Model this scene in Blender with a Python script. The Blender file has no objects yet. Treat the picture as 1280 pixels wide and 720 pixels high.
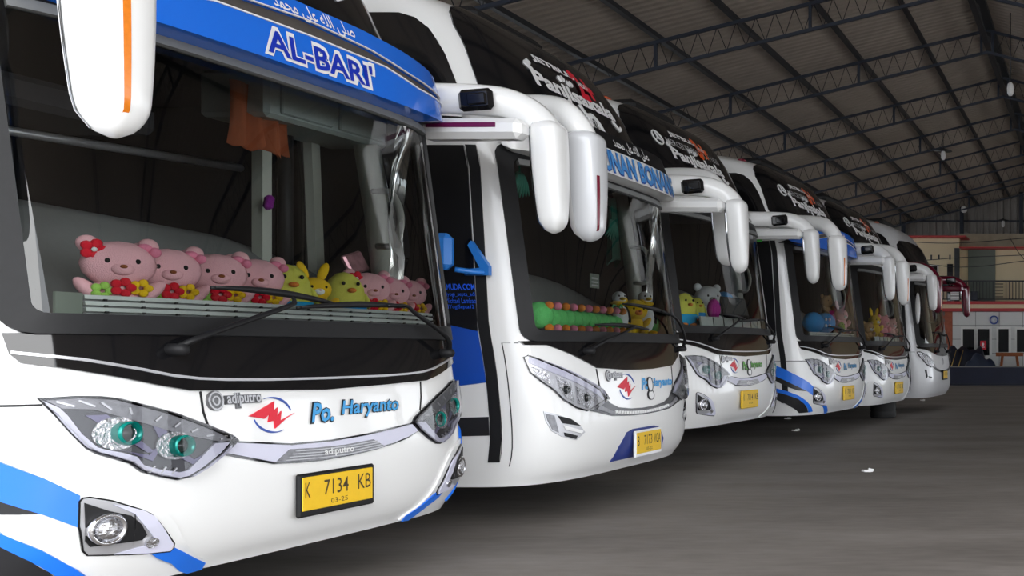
import bpy, math, random
import numpy as np
from mathutils import Vector, Matrix, Euler

random.seed(7)
R = math.radians
scn = bpy.context.scene
COL = scn.collection

# ------------------------------------------------------------------ camera, world, exposure
cam_d = bpy.data.cameras.new('camera')
cam = bpy.data.objects.new('camera', cam_d); COL.objects.link(cam)
cam.location = (0, 0, 1.2); cam.rotation_euler = (R(90), 0, 0)
cam_d.sensor_width = 36; cam_d.sensor_fit = 'HORIZONTAL'
cam_d.lens = 1250 / 1280 * 36                 # the photograph is an off-centre crop: one-point perspective
cam_d.shift_x = (640 - 1370) / 1280
cam_d.shift_y = (438 - 360) / 1280
cam_d.clip_start = 0.05; cam_d.clip_end = 400
scn.camera = cam

world = bpy.data.worlds.new('overcast_sky'); scn.world = world
world.use_nodes = True
wn = world.node_tree; wn.nodes.clear()
wo = wn.nodes.new('ShaderNodeOutputWorld'); wb = wn.nodes.new('ShaderNodeBackground')
wt = wn.nodes.new('ShaderNodeTexCoord'); wx = wn.nodes.new('ShaderNodeSeparateXYZ'); wr = wn.nodes.new('ShaderNodeValToRGB')
wn.links.new(wt.outputs['Generated'], wx.inputs[0]); wn.links.new(wx.outputs['Z'], wr.inputs[0])
wr.color_ramp.elements[0].color = (.80, .84, .90, 1); wr.color_ramp.elements[1].color = (.97, .985, 1, 1)
wn.links.new(wr.outputs[0], wb.inputs[0]); wb.inputs[1].default_value = 3.0
wn.links.new(wb.outputs[0], wo.inputs[0])
sun_d = bpy.data.lights.new('hazy_sun', 'SUN'); sun_d.energy = 0.8; sun_d.angle = R(35); sun_d.color = (1, .97, .93)
sun = bpy.data.objects.new('hazy_sun', sun_d); COL.objects.link(sun)
sun.location = (20, -20, 25); sun.rotation_euler = Vector((-.85, .75, -.52)).to_track_quat('-Z', 'Y').to_euler()

scn.view_settings.view_transform = 'Standard'
scn.view_settings.look = 'None'
scn.view_settings.gamma = 1
scn.view_settings.use_curve_mapping = False
scn.view_settings.exposure = 0.78

# ------------------------------------------------------------------ materials
MAT = {}
def mat(name, col, rough=.5, metal=0, coat=0, spec=.5, noise=0, scale=8, bump=0, emit=0):
    m = bpy.data.materials.new(name); m.use_nodes = True
    nt = m.node_tree; b = nt.nodes['Principled BSDF']
    b.inputs['Base Color'].default_value = (*col, 1); b.inputs['Roughness'].default_value = rough
    b.inputs['Metallic'].default_value = metal; b.inputs['Coat Weight'].default_value = coat
    b.inputs['Coat Roughness'].default_value = .04; b.inputs['Specular IOR Level'].default_value = spec
    if noise or bump:
        tc = nt.nodes.new('ShaderNodeTexCoord'); n = nt.nodes.new('ShaderNodeTexNoise')
        n.inputs['Scale'].default_value = scale; n.inputs['Detail'].default_value = 6
        nt.links.new(tc.outputs['Object'], n.inputs['Vector'])
        if noise:
            mx = nt.nodes.new('ShaderNodeMix'); mx.data_type = 'RGBA'
            mx.inputs[6].default_value = tuple(max(0, c * (1 - noise)) for c in col) + (1,)
            mx.inputs[7].default_value = tuple(min(1, c * (1 + noise)) for c in col) + (1,)
            nt.links.new(n.outputs['Fac'], mx.inputs[0]); nt.links.new(mx.outputs[2], b.inputs['Base Color'])
        if bump:
            bp = nt.nodes.new('ShaderNodeBump'); bp.inputs['Strength'].default_value = bump; bp.inputs['Distance'].default_value = .02
            nt.links.new(n.outputs['Fac'], bp.inputs['Height']); nt.links.new(bp.outputs[0], b.inputs['Normal'])
    if emit:
        b.inputs['Emission Color'].default_value = (*col, 1); b.inputs['Emission Strength'].default_value = emit
    MAT[name] = m; return m

def glass(name, tint, ior=1.5, rough=0, add=0):
    m = bpy.data.materials.new(name); m.use_nodes = True
    nt = m.node_tree; nt.nodes.clear()
    o = nt.nodes.new('ShaderNodeOutputMaterial'); mx = nt.nodes.new('ShaderNodeMixShader')
    t = nt.nodes.new('ShaderNodeBsdfTransparent'); g = nt.nodes.new('ShaderNodeBsdfGlossy'); f = nt.nodes.new('ShaderNodeFresnel')
    t.inputs[0].default_value = (*tint, 1); g.inputs['Roughness'].default_value = rough; f.inputs[0].default_value = ior
    if add:
        ma = nt.nodes.new('ShaderNodeMath'); ma.operation = 'ADD'; ma.inputs[1].default_value = add
        nt.links.new(f.outputs[0], ma.inputs[0]); nt.links.new(ma.outputs[0], mx.inputs[0])
    else:
        nt.links.new(f.outputs[0], mx.inputs[0])
    nt.links.new(t.outputs[0], mx.inputs[1]); nt.links.new(g.outputs[0], mx.inputs[2]); nt.links.new(mx.outputs[0], o.inputs[0])
    MAT[name] = m; return m

mat('white_paint', (.80, .80, .79), .28, coat=.5)
mat('silver_white_paint', (.62, .62, .63), .3, coat=.5)
mat('blue_paint', (.012, .15, .72), .25, coat=.5)
mat('dark_blue_letter', (.006, .03, .42), .4)
mat('stripe_blue', (.01, .17, .80), .3, coat=.3)
mat('stripe_black', (.018, .018, .02), .35)
mat('navy_paint', (.02, .04, .22), .35)
mat('door_blue', (.01, .07, .42), .3, coat=.3)
mat('black_gloss', (.006, .006, .007), .06)
mat('black_glass', (.006, .006, .007), .12)
mat('rubber', (.012, .012, .013), .5, spec=.25, noise=.2, scale=30)
mat('black_plastic', (.008, .008, .009), .45, spec=.3)
mat('grey_gap', (.07, .06, .052), .7, noise=.3, scale=14)
mat('chrome', (.8, .8, .82), .12, metal=1)
mat('silver_trim', (.5, .5, .52), .3, metal=.6)
mat('mirror_silver', (.62, .63, .65), .25, coat=.4)
mat('lamp_grey', (.22, .22, .235), .35, metal=.5, noise=.5, scale=45)
mat('lamp_dark', (.045, .045, .05), .25, metal=.4)
mat('lamp_chrome', (.62, .62, .64), .16, metal=1, noise=.4, scale=60, bump=.6)
mat('lamp_violet', (.14, .13, .22), .3, metal=.2)
mat('lavender', (.60, .60, .72), .35)
mat('teal_ring', (.0, .24, .20), .18, metal=.3)
mat('teal_grey', (.16, .28, .27), .3, metal=.4)
mat('lens_dark', (.03, .035, .035), .08)
mat('amber', (.62, .17, .008), .18, noise=.25, scale=60)
mat('dark_red', (.16, .004, .02), .2)
mat('orange_marker', (.55, .09, .02), .3)
mat('plate_yellow', (.80, .50, .008), .4, noise=.06, scale=40)
mat('plate_ink', (.05, .03, .008), .5)
mat('decal_white', (.80, .80, .80), .5)
mat('decal_grey', (.45, .45, .45), .5)
mat('decal_red', (.68, .012, .035), .45)
mat('decal_orange', (.75, .10, .01), .45)
mat('decal_blue', (.05, .33, .68), .45)
mat('decal_navy', (.02, .07, .36), .45)
mat('decal_green', (.12, .42, .06), .45)
mat('decal_black', (.01, .01, .012), .5)
mat('band_blue', (.06, .26, .62), .45)
mat('emblem_metal', (.15, .15, .155), .3, metal=.7)
mat('sticker_green', (.08, .62, .09), .5)
mat('maroon_stripe', (.13, .008, .06), .3)
mat('maroon_paint', (.12, .006, .02), .15, coat=.7)
mat('mirror_glass', (.55, .57, .6), .03, metal=1)
mat('tyre', (.012, .012, .012), .75)
mat('dash_grey', (.17, .175, .175), .6, noise=.08, scale=40)
mat('dash_dark', (.06, .065, .065), .6)
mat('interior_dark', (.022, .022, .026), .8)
mat('trim_cream', (.46, .48, .42), .5)
mat('panel_green_grey', (.33, .38, .36), .5)
mat('seat_black', (.012, .012, .014), .7)
mat('seat_blue', (.008, .015, .25), .7)
mat('board_grey', (.50, .54, .52), .45)
mat('board_slot', (.02, .02, .02), .5)
mat('cloth_orange', (.30, .07, .02), .9, noise=.25, scale=20)
mat('curtain_green', (.006, .16, .11), .8)
mat('mini_blue', (.02, .17, .55), .35)
mat('decal_vivid_blue', (.012, .10, .70), .5)  # plain vivid blue print of the side window lettering
for nm, c in dict(plush_pink=(.80, .44, .48), plush_rose=(.78, .24, .36), plush_red=(.62, .012, .03), plush_yellow=(.80, .52, .015),
                  plush_lime=(.62, .62, .10), plush_blue=(.02, .33, .62), plush_white=(.74, .76, .77), plush_black=(.012, .012, .012),
                  plush_green=(.13, .55, .16), plush_orange=(.78, .24, .04), plush_magenta=(.50, .02, .32), plush_tan=(.45, .28, .13),
                  plush_purple=(.22, .02, .25), plush_leaf=(.30, .55, .10), plush_grey=(.35, .36, .38), plush_brown=(.24, .07, .02), plush_sky=(.03, .30, .70)).items():
    mat(nm, c, .95, spec=.1, noise=.10, scale=70, bump=.35)
mat('foil_pack', (.60, .30, .34), .25, metal=.5, noise=.6, scale=30)
glass('windshield_glass', (.90, .93, .92), 1.6)
glass('lens_cover', (.97, .97, .98), 1.4)
glass('plastic_film', (.80, .81, .82), 1.5, .08, .10)

# setting
def floor_mat():
    m = bpy.data.materials.new('concrete_floor'); m.use_nodes = True
    nt = m.node_tree; b = nt.nodes['Principled BSDF']
    tc = nt.nodes.new('ShaderNodeTexCoord')
    mp = nt.nodes.new('ShaderNodeMapping'); mp.inputs['Scale'].default_value = (.5, 1.6, 1)
    nt.links.new(tc.outputs['Object'], mp.inputs[0])
    n1 = nt.nodes.new('ShaderNodeTexNoise'); n1.inputs['Scale'].default_value = .9; n1.inputs['Detail'].default_value = 8
    n2 = nt.nodes.new('ShaderNodeTexNoise'); n2.inputs['Scale'].default_value = 9; n2.inputs['Detail'].default_value = 8
    nt.links.new(mp.outputs[0], n1.inputs['Vector']); nt.links.new(mp.outputs[0], n2.inputs['Vector'])
    cr = nt.nodes.new('ShaderNodeValToRGB')
    cr.color_ramp.elements[0].position = .3; cr.color_ramp.elements[0].color = (.135, .120, .108, 1)
    cr.color_ramp.elements[1].position = .75; cr.color_ramp.elements[1].color = (.27, .245, .225, 1)
    ad = nt.nodes.new('ShaderNodeMath'); ad.operation = 'MULTIPLY_ADD'; ad.inputs[1].default_value = .35; 
    nt.links.new(n2.outputs['Fac'], ad.inputs[0]); 
    sc_ = nt.nodes.new('ShaderNodeMath'); sc_.operation = 'MULTIPLY'; sc_.inputs[1].default_value = .68
    nt.links.new(n1.outputs['Fac'], sc_.inputs[0]); nt.links.new(sc_.outputs[0], ad.inputs[2])
    nt.links.new(ad.outputs[0], cr.inputs[0]); nt.links.new(cr.outputs[0], b.inputs['Base Color'])
    b.inputs['Roughness'].default_value = .62; b.inputs['Specular IOR Level'].default_value = .3
    bp = nt.nodes.new('ShaderNodeBump'); bp.inputs['Strength'].default_value = .15; bp.inputs['Distance'].default_value = .01
    nt.links.new(n2.outputs['Fac'], bp.inputs['Height']); nt.links.new(bp.outputs[0], b.inputs['Normal'])
    MAT['concrete_floor'] = m
floor_mat()
mat('outside_paving', (.34, .33, .31), .9, noise=.15, scale=2)
mat('roof_sheet', (.43, .375, .325), .6, noise=.22, scale=.8)
mat('steel_blue', (.022, .030, .050), .5, noise=.3, scale=5)
mat('steel_dark', (.016, .018, .024), .5)
mat('gable_sheet', (.30, .28, .26), .6, noise=.2, scale=1.5)
mat('wall_dark', (.10, .095, .09), .8, noise=.2, scale=2)
mat('cream_wall', (.80, .68, .45), .8, noise=.08, scale=1.2)
mat('stained_plaster', (.40, .34, .25), .9, noise=.55, scale=1.6)
mat('red_trim', (.50, .035, .04), .5)
mat('brick_red', (.38, .11, .06), .8, noise=.4, scale=9)
mat('white_tile', (.74, .75, .73), .35, noise=.06, scale=3)
mat('grout', (.20, .20, .19), .9)
mat('frame_white', (.85, .85, .82), .5)
mat('pane_dark', (.012, .013, .014), .08)
mat('shutter_grey_green', (.17, .20, .17), .7, noise=.15, scale=2)
mat('column_dark', (.04, .045, .05), .7)
mat('tarp_dark', (.010, .013, .026), .55, noise=.4, scale=3)
mat('tarp_blue', (.02, .03, .06), .55, noise=.4, scale=3)
mat('barrier_navy', (.012, .016, .040), .6, noise=.3, scale=3)
mat('barrier_edge', (.25, .25, .24), .6)
mat('wood_rust', (.26, .075, .02), .8, noise=.3, scale=6)
mat('brass', (.5, .33, .08), .3, metal=.8)
mat('bulb_white', (.85, .85, .85), .4)
mat('tape_white', (.8, .8, .78), .8)

# ------------------------------------------------------------------ mesh builder
class MB:
    def __init__(s): s.v = []; s.f = []; s.sm = []
    def add(s, vs, fs, smooth=False):
        o = len(s.v); s.v += [tuple(map(float, v)) for v in vs]
        s.f += [tuple(i + o for i in f) for f in fs]; s.sm += [smooth] * len(fs); return s
    def box(s, c, d, rot=None, bev=0):
        hx, hy, hz = d[0] / 2, d[1] / 2, d[2] / 2
        if bev:
            b = min(bev, hx * .9, hy * .9, hz * .9); vs = []; idx = {}
            for sx in (-1, 1):
                for sy in (-1, 1):
                    for sz in (-1, 1):
                        for k in range(3):
                            p = [sx * (hx - b), sy * (hy - b), sz * (hz - b)]
                            p[k] = (sx * hx, sy * hy, sz * hz)[k]
                            idx[sx, sy, sz, k] = len(vs); vs.append(p)
            fs = []
            for k in range(3):
                i, j = [(1, 2), (2, 0), (0, 1)][k]
                for sg in (-1, 1):
                    q = []
                    for (u, w) in ((-1, -1), (1, -1), (1, 1), (-1, 1)):
                        t = [0, 0, 0]; t[k] = sg; t[i] = u; t[j] = w; q.append(idx[t[0], t[1], t[2], k])
                    fs.append(q if sg > 0 else q[::-1])
                    for (u, w) in ((-1, None), (1, None)):
                        pass
            def key(d_): return tuple(d_)
            for k in range(3):                                  # edge bevels run along axis k
                i, j = [(1, 2), (2, 0), (0, 1)][k]
                for u in (-1, 1):
                    for w in (-1, 1):
                        t1 = [0, 0, 0]; t1[i] = u; t1[j] = w; t1[k] = -1
                        t2 = list(t1); t2[k] = 1
                        q = [idx[(*t1, i)], idx[(*t2, i)], idx[(*t2, j)], idx[(*t1, j)]]
                        fs.append(q[::-1] if u * w > 0 else q)
            for sx in (-1, 1):
                for sy in (-1, 1):
                    for sz in (-1, 1):
                        q = [idx[sx, sy, sz, 0], idx[sx, sy, sz, 1], idx[sx, sy, sz, 2]]
                        fs.append(q if sx * sy * sz > 0 else q[::-1])
        else:
            vs = [(x, y, z) for x in (-hx, hx) for y in (-hy, hy) for z in (-hz, hz)]
            fs = [(0, 1, 3, 2), (4, 6, 7, 5), (0, 4, 5, 1), (2, 3, 7, 6), (0, 2, 6, 4), (1, 5, 7, 3)]
        if rot: M = Euler(rot).to_matrix(); vs = [M @ Vector(v) for v in vs]
        return s.add([(v[0] + c[0], v[1] + c[1], v[2] + c[2]) for v in vs], fs)
    def ell(s, c, r, rot=None, nu=12, nv=8):
        vs = [(0, 0, r[2])]; fs = []
        for j in range(1, nv):
            t = math.pi * j / nv
            for i in range(nu):
                p = 2 * math.pi * i / nu
                vs.append((r[0] * math.sin(t) * math.cos(p), r[1] * math.sin(t) * math.sin(p), r[2] * math.cos(t)))
        vs.append((0, 0, -r[2])); n = len(vs) - 1
        for i in range(nu):
            k = (i + 1) % nu
            fs.append((0, 1 + i, 1 + k)); fs.append((n, n - nu + k, n - nu + i))
            for j in range(nv - 2): fs.append((1 + j * nu + i, 1 + (j + 1) * nu + i, 1 + (j + 1) * nu + k, 1 + j * nu + k))
        if rot: M = Euler(rot).to_matrix(); vs = [M @ Vector(v) for v in vs]
        return s.add([(v[0] + c[0], v[1] + c[1], v[2] + c[2]) for v in vs], fs, True)
    def tube(s, pts, rad, n=8, smooth=True, cap=True, flat=1.0):
        pts = [Vector(p) for p in pts]; k = len(pts)
        rs = rad if hasattr(rad, '__len__') else [rad] * k
        vs = []; fs = []; up = None
        for i, p in enumerate(pts):
            d = (pts[min(i + 1, k - 1)] - pts[max(i - 1, 0)]).normalized()
            if up is None:
                up = Vector((0, 0, 1)) if abs(d.z) < .9 else Vector((0, 1, 0))
            sd = d.cross(up).normalized(); up = sd.cross(d).normalized()
            for j in range(n):
                a = 2 * math.pi * j / n
                vs.append(p + rs[i] * (math.cos(a) * sd * flat + math.sin(a) * up))
        for i in range(k - 1):
            for j in range(n):
                q = (j + 1) % n; fs.append((i * n + j, i * n + q, (i + 1) * n + q, (i + 1) * n + j))
        if cap: fs += [tuple(range(n))[::-1], tuple(range((k - 1) * n, k * n))]
        return s.add(vs, fs, smooth)
    def lathe(s, prof, c=(0, 0, 0), axis='z', n=16, smooth=True, scale=(1, 1)):
        vs = []; fs = []
        for (r, h) in prof:
            for j in range(n):
                a = 2 * math.pi * j / n; x, y = r * math.cos(a) * scale[0], r * math.sin(a) * scale[1]
                vs.append({'z': (x, y, h), 'x': (h, x, y), 'y': (y, h, x)}[axis])
        for i in range(len(prof) - 1):
            for j in range(n):
                q = (j + 1) % n; fs.append((i * n + j, i * n + q, (i + 1) * n + q, (i + 1) * n + j))
        fs += [tuple(range(n))[::-1], tuple(range((len(prof) - 1) * n, len(prof) * n))]
        return s.add([(v[0] + c[0], v[1] + c[1], v[2] + c[2]) for v in vs], fs, smooth)
    def loft(s, rings, smooth=True, cap=True, closed=True):
        n = len(rings[0]); vs = [p for r in rings for p in r]; fs = []
        for i in range(len(rings) - 1):
            for j in range(n if closed else n - 1):
                q = (j + 1) % n; fs.append((i * n + j, i * n + q, (i + 1) * n + q, (i + 1) * n + j))
        if cap: fs += [tuple(range(n))[::-1], tuple(range((len(rings) - 1) * n, len(rings) * n))]
        return s.add(vs, fs, smooth)
    def prism(s, poly, axis, t0, t1):
        n = len(poly)
        def P(p, t): return {'x': (t, p[0], p[1]), 'y': (p[0], t, p[1]), 'z': (p[0], p[1], t)}[axis]
        vs = [P(p, t0) for p in poly] + [P(p, t1) for p in poly]
        fs = [tuple(range(n))[::-1], tuple(range(n, 2 * n))] + [(i, (i + 1) % n, n + (i + 1) % n, n + i) for i in range(n)]
        return s.add(vs, fs)
    def mesh(s, name, m):
        me = bpy.data.meshes.new(name); me.from_pydata(s.v, [], s.f)
        me.polygons.foreach_set('use_smooth', s.sm); me.materials.append(MAT[m]); me.update(); return me

CACHE = {}
def part(name, fn, m, parent=None, key=None, loc=None):
    """link ONE mesh object; alike parts share mesh data through key"""
    me = CACHE.get(key) if key else None
    if me is None:
        b = fn() if callable(fn) else fn
        me = b.mesh(name, m)
        if key: CACHE[key] = me
    o = bpy.data.objects.new(name, me); COL.objects.link(o)
    if parent: o.parent = parent
    if loc: o.location = loc
    return o
def tag(o, label=None, cat=None, group=None, kind=None):
    if label: o['label'] = label
    if cat: o['category'] = cat
    if group: o['group'] = group
    if kind: o['kind'] = kind
    return o
def empty(name, loc=(0, 0, 0), rz=0):
    o = bpy.data.objects.new(name, None); COL.objects.link(o); o.location = loc; o.rotation_euler = (0, 0, rz)
    o.empty_display_size = .1; return o
def struct(name, b, m, parent=None):
    o = part(name, b, m, parent)
    if not parent: o['kind'] = 'structure'
    return o
def smooth_path(pts, k=5):
    P = [np.array(p, float) for p in pts]; P = [2 * P[0] - P[1]] + P + [2 * P[-1] - P[-2]]; out = []
    for i in range(1, len(P) - 2):
        for t in np.linspace(0, 1, k, endpoint=False):
            a, b, c, d = P[i - 1:i + 3]
            out.append(.5 * (2 * b + (c - a) * t + (2 * a - 5 * b + 4 * c - d) * t * t + (3 * b - a - 3 * c + d) * t ** 3))
    out.append(P[-2]); return out

# ------------------------------------------------------------------ the curved front of a bus: point for (a along the girth, z up)
class Surf:
    def __init__(s, prof, wid, w=1.25, d=.55, n=3.7):
        th = np.linspace(0, np.pi / 2, 500)
        s.s = w * np.sin(th) ** (2 / n); s.x = -d + d * np.cos(th) ** (2 / n)
        s.a = np.concatenate([[0], np.cumsum(np.hypot(np.diff(s.s), np.diff(s.x)))]); s.A = s.a[-1]
        s.w, s.d = w, d
        zz = np.linspace(.1, 4.1, 401); k = np.exp(-.5 * (np.arange(-9, 10) / 3.5) ** 2); k /= k.sum()
        def sm(tab):
            p = np.interp(zz, *zip(*tab)); q = np.convolve(np.pad(p, 9, mode='edge'), k, 'valid'); return q
        s.zz = zz; s.p = sm(prof); s.wd = sm(wid)
    def __call__(s, a, z, off=0, xoff=0):
        a = np.atleast_1d(np.asarray(a, float)); z = np.atleast_1d(np.asarray(z, float))
        def base(a, z):
            b = np.abs(a); sg = np.sign(a)
            ss = np.interp(b, s.a, s.s); xx = np.interp(b, s.a, s.x) - np.maximum(b - s.A, 0)
            return np.stack([xx + np.interp(z, s.zz, s.p), sg * ss * np.interp(z, s.zz, s.wd), z], 1)
        P = base(a, z)
        if np.any(off != 0):
            h = .004; da = base(a + h, z) - base(a - h, z); dz = base(a, z + h) - base(a, z - h)
            n = np.cross(da, dz); n /= np.linalg.norm(n, axis=1)[:, None]
            P = P + n * np.reshape(off, (-1, 1)) if np.ndim(off) else P + n * off
        if np.any(xoff): P[:, 0] += xoff
        return P
PROF = [(.28, -.12), (.36, -.04), (.5, 0), (.65, 0), (.8, -.01), (1.0, -.03), (1.15, -.05), (1.3, -.08), (2.5, -.24), (2.75, -.34), (3.0, -.45),
        (3.3, -.60), (3.55, -.78), (3.68, -.95), (3.76, -1.3)]
WID = [(.2, .97), (.45, 1), (2.8, 1), (3.2, .985), (3.5, .955), (3.65, .92), (3.74, .85), (3.8, .7)]
S = Surf(PROF, WID)
PROFV = [(.3, -.09), (2.5, -.09), (2.75, -.13), (2.95, -.22), (3.1, -.32), (3.8, -.7)]
SV = Surf(PROFV, [(.2, 1), (3.8, 1)])

def clip(poly, ax, v, keep_greater):
    out = []
    for i in range(len(poly)):
        p, q = poly[i], poly[(i + 1) % len(poly)]
        ip = (p[ax] >= v) if keep_greater else (p[ax] <= v); iq = (q[ax] >= v) if keep_greater else (q[ax] <= v)
        if ip: out.append(p)
        if ip != iq:
            t = (v - p[ax]) / (q[ax] - p[ax]); r = [p[0] + t * (q[0] - p[0]), p[1] + t * (q[1] - p[1])]; r[ax] = v; out.append(tuple(r))
    return out
def area(p): return sum(p[i][0] * p[(i + 1) % len(p)][1] - p[(i + 1) % len(p)][0] * p[i][1] for i in range(len(p))) / 2
def mir(p): return [(-a, z) for a, z in p]
def rnd(poly, r=.25, k=2):
    """corner cutting"""
    for _ in range(k):
        q = []
        for i in range(len(poly)):
            a, b = poly[i], poly[(i + 1) % len(poly)]
            q += [(a[0] + r * (b[0] - a[0]), a[1] + r * (b[1] - a[1])), (b[0] - r * (b[0] - a[0]), b[1] - r * (b[1] - a[1]))]
        poly = q
    return poly
def patch(poly, off=.004, surf=None, base=-.006, b=None, da=.07, dz=.16, xoff=0):
    """a panel with its own edges and thickness lying on the curved body"""
    surf = surf or S; b = b or MB()
    if area(poly) < 0: poly = poly[::-1]
    idx = {}; uv = []; fs = []
    a0, a1 = min(p[0] for p in poly), max(p[0] for p in poly); z0, z1 = min(p[1] for p in poly), max(p[1] for p in poly)
    cuts = [a0]
    while cuts[-1] < a1 - 1e-6:
        c_ = cuts[-1]; lim = 1.72
        if c_ < -lim - 1e-6: nx_ = min(a1, -lim)
        elif c_ < lim - 1e-6: nx_ = min(a1, c_ + da, lim)
        else: nx_ = a1
        cuts.append(nx_)
    if len(cuts) > 2 and cuts[-1] - cuts[-2] < .01: cuts.pop(-2)
    na = len(cuts) - 1
    nz = max(1, int(math.ceil((z1 - z0) / dz)))
    for i in range(na):
        c = clip(clip(poly, 0, cuts[i], True), 0, cuts[i + 1], False)
        if len(c) < 3: continue
        for j in range(nz):
            e = clip(clip(c, 1, z0 + (z1 - z0) * j / nz, True), 1, z0 + (z1 - z0) * (j + 1) / nz, False)
            if len(e) < 3 or abs(area(e)) < 1e-7: continue
            f = []
            for p in e:
                k = (round(p[0], 4), round(p[1], 4))
                if k not in idx: idx[k] = len(uv); uv.append(k)
                if not f or f[-1] != idx[k]: f.append(idx[k])
            if f[0] == f[-1]: f.pop()
            if len(set(f)) == len(f) and len(f) > 2: fs.append(f)
            elif len(set(f)) > 2:
                g = []
                for q in f:
                    if q not in g: g.append(q)
                fs.append(g)
    U = np.array(uv); b.add(surf(U[:, 0], U[:, 1], off, xoff), fs, True)
    rim = []
    for i in range(len(poly)):
        p, q = poly[i], poly[(i + 1) % len(poly)]; m = max(1, int(math.hypot(q[0] - p[0], q[1] - p[1]) / .07)) if not (a1 < -S.A or a0 > S.A) else 1
        rim += [(p[0] + (q[0] - p[0]) * t / m, p[1] + (q[1] - p[1]) * t / m) for t in range(m)]
    r = np.array(rim); n = len(r); T = surf(r[:, 0], r[:, 1], off, xoff); B = surf(r[:, 0], r[:, 1], base, xoff)
    b.add(list(T) + list(B), [(i, n + i, n + (i + 1) % n, (i + 1) % n) for i in range(n)])
    return b
def strip(l1, l2, off=.006, surf=None, base=-.004, b=None, closed=False, xoff=0):
    """panel between two polylines with equal point counts"""
    surf = surf or S; b = b or MB(); L1 = []; L2 = []
    n = len(l1); rng = range(n if closed else n - 1)
    for i in rng:
        j = (i + 1) % n
        m = max(1, int(max(math.hypot(l1[j][0] - l1[i][0], l1[j][1] - l1[i][1]), math.hypot(l2[j][0] - l2[i][0], l2[j][1] - l2[i][1])) / .06))
        for t in range(m):
            f = t / m
            L1.append((l1[i][0] + f * (l1[j][0] - l1[i][0]), l1[i][1] + f * (l1[j][1] - l1[i][1])))
            L2.append((l2[i][0] + f * (l2[j][0] - l2[i][0]), l2[i][1] + f * (l2[j][1] - l2[i][1])))
    if not closed: L1.append(l1[-1]); L2.append(l2[-1])
    A1, A2 = np.array(L1), np.array(L2); n = len(A1); k = n if closed else n - 1
    if (area([l1[0], l1[1], l2[1], l2[0]])) < 0: A1, A2 = A2, A1
    T1, T2 = surf(A1[:, 0], A1[:, 1], off, xoff), surf(A2[:, 0], A2[:, 1], off, xoff)
    b.add(list(T1) + list(T2), [(i, (i + 1) % n, n + (i + 1) % n, n + i) for i in range(k)], True)
    B1, B2 = surf(A1[:, 0], A1[:, 1], base, xoff), surf(A2[:, 0], A2[:, 1], base, xoff)
    b.add(list(T1) + list(B1), [(i, n + i, n + (i + 1) % n, (i + 1) % n) for i in range(k)])
    b.add(list(T2) + list(B2), [(i, (i + 1) % n, n + (i + 1) % n, n + i) for i in range(k)])
    if not closed:
        b.add([T1[0], B1[0], B2[0], T2[0]], [(0, 3, 2, 1)]); b.add([T1[-1], B1[-1], B2[-1], T2[-1]], [(0, 1, 2, 3)])
    return b
def line(pts, w, off=.006, surf=None, base=-.004, b=None, xoff=0, closed=False):
    P = [np.array(p, float) for p in pts]; l1 = []; l2 = []; n = len(P)
    for i in range(n):
        d = (P[(i + 1) % n] if closed else P[min(i + 1, n - 1)]) - (P[i - 1] if closed else P[max(i - 1, 0)])
        d /= np.linalg.norm(d) + 1e-9; nn = np.array([-d[1], d[0]]) * w / 2
        l1.append(tuple(P[i] + nn)); l2.append(tuple(P[i] - nn))
    return strip(l2, l1, off, surf, base, b, closed, xoff)
def rrect(a0, z0, a1, z1, r, k=5):
    out = []
    for (cx, cz, t0) in ((a1 - r, z1 - r, 0), (a0 + r, z1 - r, 90), (a0 + r, z0 + r, 180), (a1 - r, z0 + r, 270)):
        for i in range(k + 1):
            t = R(t0 + 90 * i / k); out.append((cx + r * math.cos(t), cz + r * math.sin(t)))
    return out
def ellp(ca, cz, ra, rz, n=20, t0=0, t1=360):
    m = n if t1 - t0 == 360 else n + 1
    return [(ca + ra * math.cos(R(t0 + (t1 - t0) * i / n)), cz + rz * math.sin(R(t0 + (t1 - t0) * i / n))) for i in range(m)]

def text2d(txt, bold=0):
    k = ('txt', txt, bold)
    if k in CACHE: return CACHE[k]
    cu = bpy.data.curves.new('lettering', 'FONT'); cu.body = txt; cu.resolution_u = 2; cu.offset = bold; cu.fill_mode = 'BOTH'
    o = bpy.data.objects.new('lettering', cu); COL.objects.link(o)
    bpy.context.view_layer.update()
    ev = o.evaluated_get(bpy.context.evaluated_depsgraph_get()); me = ev.to_mesh()
    V = np.array([v.co[:2] for v in me.vertices]); F = [tuple(p.vertices) for p in me.polygons]
    ev.to_mesh_clear(); bpy.data.objects.remove(o); bpy.data.curves.remove(cu)
    CACHE[k] = (V, F); return V, F
def lettering(txt, a0, z0, a1, z1, off=.006, surf=None, bold=0, shear=0, slope=0, xoff=0, b=None, grow=0):
    """flat print fitted into a box on the body; grow widens an outline copy by the same box"""
    V, F = text2d(txt, 0); lo, hi = V.min(0), V.max(0)
    if bold: V, F = text2d(txt, bold)
    W = (V - lo) / (hi - lo); surf = surf or S; b = b or MB()
    A = a0 + W[:, 0] * (a1 - a0) + shear * (W[:, 1] - .5) * (z1 - z0); Z = z0 + W[:, 1] * (z1 - z0) + slope * W[:, 0]
    fs = []
    for f in F:
        p = [(A[i], Z[i]) for i in f]; fs.append(f if area(p) > 0 else f[::-1])
    b.add(surf(A, Z, off, xoff), fs); return b
def text_flat(txt, O, ux, uy, w, h, bold=0, b=None):
    V, F = text2d(txt, bold); lo, hi = V.min(0), V.max(0); W = (V - lo) / (hi - lo); b = b or MB()
    O, ux, uy = Vector(O), Vector(ux), Vector(uy)
    b.add([O + ux * (p[0] * w) + uy * (p[1] * h) for p in W], F); return b

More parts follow.
